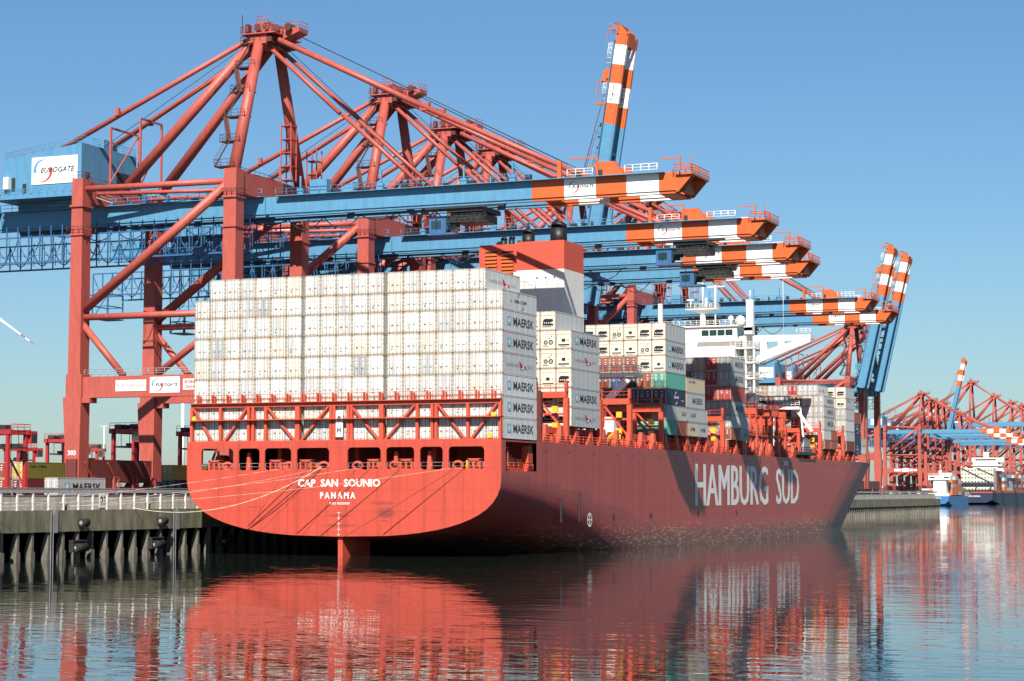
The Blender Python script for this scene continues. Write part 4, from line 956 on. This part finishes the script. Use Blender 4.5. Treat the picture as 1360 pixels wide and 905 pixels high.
    k = MB(); X = 4.0; k.box((4-hx,-3.7,47.01-hz),(62-hx,-3.5,47.06-hz))
    while X < 62: k.box((X-hx,-3.9,47.03-hz),(X-hx+r_.uniform(.3,1.2),-3.3,47.0-hz+r_.uniform(.35,1.0))); X += r_.uniform(2.5,5.5)
    P_(k, 'boom_fitting', 'dark', boom)
    k = MB(); k.box((10-hx,-4.7,47-hz),(13-hx,-3.2,49.2-hz)); P_(k, 'switch_cabin', 'blue', boom)
    # trolley with the driver's cab and the hoist ropes
    t = MB(); t.box((-3.0,-3.5,43.0),(3.0,3.5,43.7)); t.box((-6.5,-3.9,43.5),(6.5,-3.7,43.8)); t.box((-2.6,-3,41.6),(2.6,3,42.8)); tr = t.build('trolley', M['dark'], root, (30,0,0))
    k = MB(); k.box((-6.4,-2.6,40.0),(-3.6,-.6,42.6),0); k.box((-3.6,-2.5,40.4),(-2.0,-.7,42.3),1); k.box((-6.0,-2.66,40.7),(-4.4,-2.6,41.9),1); k.box((-6.6,-2.8,39.7),(-1.9,-.4,40.0),0); k.box((-3.6,-2.6,42.3),(-1.9,-.6,42.6),0); P_(k, 'operator_cab', [M['dblue'],M['glass']], tr)
    k = MB(); k.rail([(-2.5,-3.4,41.6),(3.4,-3.4,41.6)],1.1,1,.05); k.box((-3,-3.6,41.4),(3.5,-2.4,41.5)); 
    for x in (-5,-3,1,3): k.bar((x,-3.2,41.0),(x,-3.2,43.5),.1,.1)
    P_(k, 'trolley_gantry', 'dark', tr)
    return root
crane = make_crane()
GC = 'red and blue gantry cranes along the quay'
CR = [  # y, x offset, scale z, scale x, trolley x, label
  (35.0, 0, 1.0, 1.0, 36, 'nearest and largest red gantry crane, its blue boom reaching out over the stern stack'),
  (81.2, 0, .982, .978, 58.5, 'second red gantry crane from the camera, dark cab far out under its orange boom tip'),
  (107.4, 0, .957, .965, 55, 'third red gantry crane from the camera, lowered boom just below the second one'),
  (129.4, 0, .95, .915, 12, 'fourth red gantry crane from the camera, with the shortest of the upper lowered booms'),
  (226.0, 0, .985, .79, 20, 'red gantry crane whose lowered boom passes just above the ship radar mast'),
  (249.0, 0, .965, .79, 24, 'red gantry crane with the lowest boom, tip beside the pair of raised booms'),
]
cranes = []
def place(o, y, dx, sz, sx, tx, lab, x0=-31.0):
    o.location = (x0+dx, y, GZ); o.scale = (sx, 1, sz); tag(o, lab, 'crane', GC)
    for c in kids(o):
        if c.name.startswith('trolley') and tx is not None: c.location = (tx,0,0)
place(crane, *CR[0]); cranes.append(crane)
def raise_boom(o, ang, hl):
    b_ = [c for c in kids(o) if c.name.startswith('boom')][0]; b_.rotation_euler = (0, -R(ang), 0); b_.scale = (hl or 1, 1, 1); L_ = hl or 1
    m = MB(); s5 = math.sin(R(ang)); c5 = math.cos(R(ang)); tip = lambda d: (HINGE[0]+d*L_*c5-1.2*s5, HINGE[2]+d*L_*s5+1.2*c5)
    for s in (-1,1):
        for d, zt in ((50,73),(44,72.5),(26,71.5)):
            a = tip(d); m.tube((1.5,s*2.4,zt),(a[0],s*4.6,a[1]),.07 if d != 26 else .3,5)
        m.tube((1,s*2,73),(tip(56)[0],s*3.0,tip(56)[1]),.06,4)
    m.build('folded_stay', M['darkred'], o)
rest = [
  (188.0, -4.2, .95, .9, None, 'red gantry crane with its striped boom raised high behind the nearest lowered boom', 80.5, ('fore_stay','inner_stay')),
  (450.0, 1.6, .80, .87, None, 'red gantry crane beyond the bow, left one of the two with raised striped booms', 78, ('fore_stay','inner_stay')),
  (476.0, 1.5, .80, .87, None, 'red gantry crane beyond the bow, right one of the two with raised striped booms', 78, ('fore_stay','inner_stay'))]
for q in CR[1:]:
    o = copy_tree(crane, None, ('number',)); place(o, *q); cranes.append(o)
for q in rest:
    o = copy_tree(crane, None, q[7]+('number','trolley','hoist_cable','festoon_cable')); place(o, *q[:6]); raise_boom(o, q[6],   .965 if q[0] < 300 else .9); cranes.append(o)
# ------------------------------------------------------------------ far terminal beyond the bow
SKIP = ('festoon_cable','girder_fitting','boom_fitting','sheave_set','storm_anchor_frame','railing','ladder','stair','bogie','walkway','hoist_cable','lift_frame','number','trolley','number','boom_post','switch_cabin','door','switch_box','inner_stay','maintenance_cage','diagonal_tie','equipment_platform')
FX = -146
GF = 'distant red cranes of the far terminal'
for (y, dx, sz, sx, ang, lab) in (
  (1182, 0, .95, .87, None, 'distant red crane at the left end of the far row'),
  (1239, 0, .90, .87, None, 'distant red crane just left of the far raised boom'),
  (1264, 0, .90, .87, 76, 'distant red crane with the only raised striped boom of the far row'),
  (1212, 0, .91, .87, None, 'distant red crane second from the left end of the far row'),
  (1300, 0, .86, .85, None, 'distant red crane immediately behind the far raised boom'),
  (1337, 0, .84, .85, None, 'distant low red crane just right of the far raised boom'),
  (1390, 0, 1.20, .9, None, 'tallest of the distant red cranes, thin pylon right of the far raised boom'),
  (1505, 0, 1.12, .9, None, 'distant tall red crane, second thin pylon from the far raised boom'),
  (1600, 0, 1.10, .9, None, 'distant tall red crane, third thin pylon from the far raised boom'),
  (1665, 0, 1.10, .9, None, 'distant tall red crane, fourth thin pylon from the far raised boom'),
  (1745, 0, 1.12, .9, None, 'distant tall red crane, last thin pylon near the right edge of the picture')):
    o = copy_tree(crane, None, SKIP+(('fore_stay',) if ang else ())); place(o, y, dx, sz, sx, None, lab, FX); o['group'] = GF
    if ang: raise_boom(o, ang, .95)
M['navyhull'] = mat('navy_hull_paint', (.02,.035,.085), .5, var=.2, scale=.1); M['bluehull'] = mat('blue_hull_paint', (.045,.17,.38), .5, var=.15, scale=.1)
cargo = MB(); CM = [CC[k] for k in ('orange','brown','pale grey','navy','cream','blue','maroon','teal','grey')]
def far_ship(x0, x1, y0, y1, zt, hm, label, nm):
    r = empty('cargo_ship', ((x0+x1)/2, y0, WZ)); tag(r, label, 'ship'); w2 = (x1-x0)/2; L = y1-y0
    m = MB(); secs = []
    for y, f, zb in ((0,.95,1.2),(L*.06,1,-1),(L*.2,1,-3),(L*.8,1,-3),(L*.92,.72,-3),(L,.02,-3)):
        secs.append([(s*w2*f*k, y, z) for s, k, z in ((-1,1,zt),(-1,.97,zb+2.2),(-1,.6,zb),(1,.6,zb),(1,.97,zb+2.2),(1,1,zt))])
    b0 = len(m.v)
    for s_ in secs: m.v += s_
    for i in range(len(secs)-1):
        for j in range(6): k = (j+1) % 6; m.face((b0+i*6+j, b0+i*6+k, b0+(i+1)*6+k, b0+(i+1)*6+j))
    m.face([b0+j for j in range(6)][::-1]); m.build('hull', M[hm], r); return r
# blue feeder
r = far_ship(-134.5, -119.9, 1137, 1232, 6.6, 'bluehull', 'small blue cargo ship with white deckhouse and orange boxes beyond the quay', 'feeder')
m = MB(); m.box((-4.5,6,6.6),(4.2,16,17.5)); m.box((-7.6,5,17.5),(7.2,13,20.5)); m.rail([(-7.6,5,20.5),(7.2,5,20.5)],1.4,1.5,.1); m.box((-1,8,20.5),(1,9,24)); m.tube((0,8.5,24),(0,8.5,28),.2,5); hs_ = m.build('deckhouse', M['white'], r)
m = MB(); m.box((-6.9,4.95,18.6),(-3.2,5,19.6)); m.build('window', M['glass'], hs_); m = MB(); m.box((2.9,4.95,18.6),(6.6,5,19.6)); m.build('window', M['glass'], hs_)
m = MB(); m.box((-7.2,.3,6.6),(7,5,8.4)); m.box((-12,4,10.5),(-4.5,5,11.6)); m.build('poop_gear', M['white'], r)
m = MB(); m.tube((-5.8,3,9.5),(-5.8,5.5,11.5),1.0,8); m.build('lifeboat', M['orange'], r)
m = MB(); m.text('MORSUM',(-3.5,-.15,4.6),(1,0,0),(0,0,1),5,.9,0,.03); m.build('lettering', M['white'], r)
rr = random.Random(3)
for cx in range(5):
    for ry in range(6):
        for k in range(max(1, 6-abs(ry-1)-rr.randint(0,1)-(2 if ry > 2 else 0))):
            X = -127.2-6.2+1.3+cx*2.5; Y = 1155+ry*12.6; Z = 6.9+k*2.6
            cargo.box((X-1.2,Y,Z),(X+1.2,Y+12,Z+2.5), rr.choice((0,0,0,1,2,7,8)))
# dark blue ship with white reefer wall
r = far_ship(-147, -121.5, 1334, 1610, 8.8, 'navyhull', 'dark blue container ship with a wall of white containers across its stern', 'far')
m = MB(); m.box((-9.5,45,8.8),(9.5,56,33)); m.box((-14,46,33),(14,53,36.5)); m.box((-13,44,30),(13,46,31)); m.prism([(-12,47,36),(-10.8,47,36),(-20,47,50),(-20.6,47,50)],(0,1,0)); m.box((-2,48,36.5),(2,50,41)); m.box((-14,45.9,26),(14,47,28)); ho = m.build('deckhouse', M['white'], r)
m = MB(); m.box((-8,45.93,34.3),(8,45.98,35.4)); m.build('window', M['glass'], ho)
m = MB(); m.text('SANTA ROSA',(-9,-.2,5.6),(1,0,0),(0,0,1),12,1.2,0,.03); m.build('lettering', M['white'], r)
m = MB(); m.box((-12.6,1.5,8.8),(12.6,3,10.0)); m.box((12.2,1.5,8.8),(12.7,200,10.6)); m.build('rail', M['ship_orange'], r)
for cx in range(10):
    for k in range(6):
        X = -134.2-11.2+cx*2.49; Z = 10.2+k*2.9; cargo.box((X-1.2,1338,Z),(X+1.2,1350,Z+2.8),4); cargo.box((X-.6,1337.9,Z+.8),(X+.5,1338,Z+1.6),3)
for cx in range(10):
    for ry in range(12):
        for k in range(rr.randint(4,6)):
            X = -134.2-11.2+cx*2.49; Y = 1354+ry*12.8; Z = 10.2+k*2.6
            if 1376 < Y < 1392: continue
            cargo.box((X-1.2,Y,Z),(X+1.2,Y+12,Z+2.5), rr.choice((1,1,6,3,5,8,2,0)))
r = far_ship(-150, -118, 1660, 1900, 14, 'navyhull', 'distant ship with a tall wall of mixed containers at the right edge', 'far')
m = MB(); m.box((-12,60,14),(12,70,48)); m.box((-16,61,48),(16,68,51)); m.build('deckhouse', M['white'], r)
for cx in range(12):
    for ry in range(14):
        for k in range(rr.randint(8,10)):
            X = -134-13.6+cx*2.49; Y = 1663+ry*12.8; Z = 14.4+k*2.6
            if 1715 < Y < 1735: continue
            cargo.box((X-1.2,Y,Z),(X+1.2,Y+12,Z+2.5), rr.choice((1,1,6,5,3,8,2,3,7)))
# stacks on the far yard
for i in range(420):
    X = -150-rr.random()*420; Y = 1080+rr.random()*900; X = -230-(int(-X) % 420)
    for k in range(rr.randint(1,4)): cargo.box((X-1.2,Y,GZ-.4+k*2.6),(X+1.2,Y+12,GZ-.4+k*2.6+2.5), rr.randint(0,8))
tag(cargo.build('container_cargo', CM), 'many small mixed coloured containers stacked on the distant ships and their yard', 'containers', None, 'stuff')
# low wood on the horizon
m = MB(); rr = random.Random(8)
for i in range(2600):
    x = -2150+rr.random()*1980; y = 2000+rr.random()*180; h = rr.uniform(6,15); c_ = V(x,y,8+h*rr.random()); s_ = rr.uniform(2,6)
    k = len(m.v)
    for q in range(4): m.v.append((c_.x+rr.uniform(-s_,s_), c_.y+rr.uniform(-s_,s_), max(7.9, c_.z+rr.uniform(-s_,s_)*.7)))
    m.face((k,k+1,k+2)); m.face((k,k+2,k+3)); m.face((k+1,k+3,k+2)); m.face((k,k+3,k+1))
tag(m.build('wood', mat('far_foliage', (.05,.075,.035), .9, var=.4, scale=.02)), 'low dark green belt of distant trees behind the terminal', 'trees', None, 'stuff')
# ------------------------------------------------------------------ container yard on the left
GQ = 'containers on the quay behind the nearest crane'
def quay_c(x, y, tier, colr, lab, end='door', side=None, kind='dry', L=12.19, var=0, dcol=None): container(x, y, GZ+.02+tier*2.62, colr, L, 2.59, end, side, var, kind, lab, GQ, dcol=dcol)
quay_c(-66.2, 18.6, 0, 'maroon', 'dark red container under the yellow one left of the nearest crane leg'); quay_c(-66.2, 18.6, 1, 'olive', 'yellow container, lit end and olive shaded side painted on, left of the nearest crane leg', side='small', dcol='yellow')  # sunlit end and shaded side put in as two yellows, body and dcol
quay_c(-69.2, 19.0, 0, 'brown', 'rust brown container left of the dark red one on the quay'); quay_c(-69.2, 19.0, 1, 'brown', 'rust brown container left of the olive-shaded yellow one on the quay')
quay_c(-72.2, 19.0, 0, 'maroon', 'dark red container third left of the nearest crane leg, on the ground'); quay_c(-72.2, 19.0, 1, 'red', 'red container farthest left on the upper quay tier')
quay_c(-47.6, 1.0, 0, 'pale grey', 'white ended container with pale blue star beside the quay rail', side='star', kind='reefer')
quay_c(-51.5, 9.0, 0, 'maroon', 'dark red container on the ground behind the white ended one')
quay_c(-65.2, 56.5, 1, 'blue', 'blue container on the upper tier between the crane leg and the ship'); quay_c(-62.4, 56.5, 1, 'yellow', 'yellow container on the upper tier between the crane leg and the ship')
quay_c(-65.2, 56.5, 0, 'grey', 'grey container under the blue one beside the ship'); quay_c(-62.4, 56.5, 0, 'navy', 'dark blue container under the yellow one beside the ship')
def straddle(x, y, rz, label, s=1.0, leg=1.0):
    r = empty('straddle_carrier', (x, y, GZ), rz); r.scale = (s,s,s); tag(r, label, 'straddle carrier', 'red straddle carriers in the container yard')
    for sg in (-1,1):
        m = MB(); m.box((sg*2.2-.35,-4.8,.7),(sg*2.2+.35,4.8,1.5)); m.build('wheel_beam', M['strad'], r)
        for yy in (-4,-1.4,1.4,4):
            k = MB(); k.tube((sg*2.2-.25,yy,.55),(sg*2.2+.25,yy,.55),.55,12); k.build('wheel', M['rubber'], r)
        for yy in (-3.9,3.9):
            k = MB(); k.frust((sg*2.2,yy,1.5),.65,.8,(sg*2.2,yy,11.2),.55,.7); k.build('leg', M['strad'], r)
        m = MB(); m.box((sg*2.2-.4,-4.9,11.2),(sg*2.2+.4,4.9,12.1)); m.build('top_beam', M['strad'], r)
    m = MB(); m.box((-2.2,-4.4,11.3),(2.2,-3.4,12.0)); m.box((-2.2,3.4,11.3),(2.2,4.4,12.0)); m.box((-2.2,-.5,11.3),(2.2,.5,12.0)); m.build('cross_beam', M['strad'], r)
    m = MB(); m.box((-1.9,.8,12.1),(1.6,3.6,13.1)); m.box((-2.4,-3.4,12.12),(-1.0,-.4,12.9)); m.build('engine_box', M['dark'], r)
    m = MB(); m.rail([(-2.5,-4.8,12.12),(2.5,-4.8,12.12),(2.5,4.8,12.12)],1.0,1.6,.05); m.build('railing', M['strad'], r)
    m = MB(); m.box((2.6,-4.9,9.6),(4.2,-3.0,11.9),0); m.box((2.75,-4.95,9.9),(4.05,-4.9,11.4),1); m.box((4.2,-4.7,9.9),(4.25,-3.2,11.4),1); m.build('operator_cab', [M['strad'],M['glass']], r)
    m = MB(); m.box((-1.2,-5.5,8.6),(1.2,5.5,8.9)); m.box((-1.1,-1.5,8.9),(1.1,1.5,9.5))
    for xx in (-.9,.9):
        for yy in (-3.4,3.4): m.tube((xx,yy,8.9),(xx,yy,11.4),.06,5)
    m.build('spreader', M['dark'], r)
    m = MB(); m.bar((2.55,-3.5,1.5),(2.55,2.6,9.6),.5,.12); m.build('ladder', M['strad'], r)
    return r
straddle(-57.2, 2.0, R(80), 'red straddle carrier with glass cab at the far left edge', .80)
straddle(-118, 106, R(8), 'red straddle carrier standing behind the olive-shaded yellow container', .95)
straddle(-190, 190, R(60), 'small distant red straddle carrier at the left edge behind the glass cab one')
straddle(-178, 205, R(20), 'small distant red straddle carrier between the glass cab one and the next')
straddle(-79, 72, R(0), 'red straddle carrier seen between the two landside crane legs', 1.0)
straddle(-66.5, 74, R(4), 'red straddle carrier half hidden by the left edge of the ship stern', .95)
straddle(-160, 170, R(35), 'small distant red straddle carrier just left of the nearest crane leg')
# masts
def mast(x, y, h, r, lab):
    m = MB(); m.tube((x,y,GZ),(x,y,GZ+h),r,8,0,r*.55); m.box((x-2.4,y-.2,GZ+h),(x+2.4,y+.2,GZ+h+.2)); 
    for i in range(4): m.box((x-2.3+i*1.4,y-.4,GZ+h+.2),(x-1.9+i*1.4,y+.3,GZ+h+.5))
    tag(m.build('floodlight_mast', M['white']), lab, 'light mast')
mast(-437, 600, 33, .5, 'slender white floodlight mast between the two landside crane legs')
mast(-178, 250, 27, .75, 'thick white floodlight mast rising beside the left edge of the stern')
# wind turbine whose blade reaches into the picture
wt = empty('wind_turbine', (-665.5, 803, GZ)); tag(wt, 'white wind turbine blade tip with two dark bands at the left edge', 'wind turbine'); hz_ = 120.0
m = MB(); m.tube((0,0,0),(0,0,hz_-2),2.6,16,0,1.5); m.build('tower', M['white'], wt)
m = MB(); m.box((-2,-2,hz_-2),(2,9,hz_+2)); m.build('nacelle', M['white'], wt); m = MB(); m.tube((0,-4,hz_),(0,-2,hz_),1.2,12,0,2.0); m.build('hub', M['white'], wt)
M['band'] = mat('blade_band', (.35,.08,.10), .5)
for k in range(3):
    a = R(-32.5+120*k); dr = V(math.cos(a),0,math.sin(a)); pr = V(-math.sin(a),0,math.cos(a)); m = MB(); L = 52.0
    segs = [(1.5,1.0,0),(10,1.2,0),(25,.6,0),(39.5,.34,0),(43.5,.28,1),(47.5,.22,0),(50.5,.16,1),(52,.06,1)]
    for (r0, w0, _), (r1, w1, mi) in zip(segs, segs[1:]):
        p0 = dr*r0+V(0,-3,hz_); p1 = dr*r1+V(0,-3,hz_); t = V(0,.25,0)
        m.hexa([p0-pr*w0-t, p0+pr*w0-t, p0+pr*w0+t, p0-pr*w0+t, p1-pr*w1-t, p1+pr*w1-t, p1+pr*w1+t, p1-pr*w1+t], mi)
    m.build('blade', [M['white'],M['band']], wt)
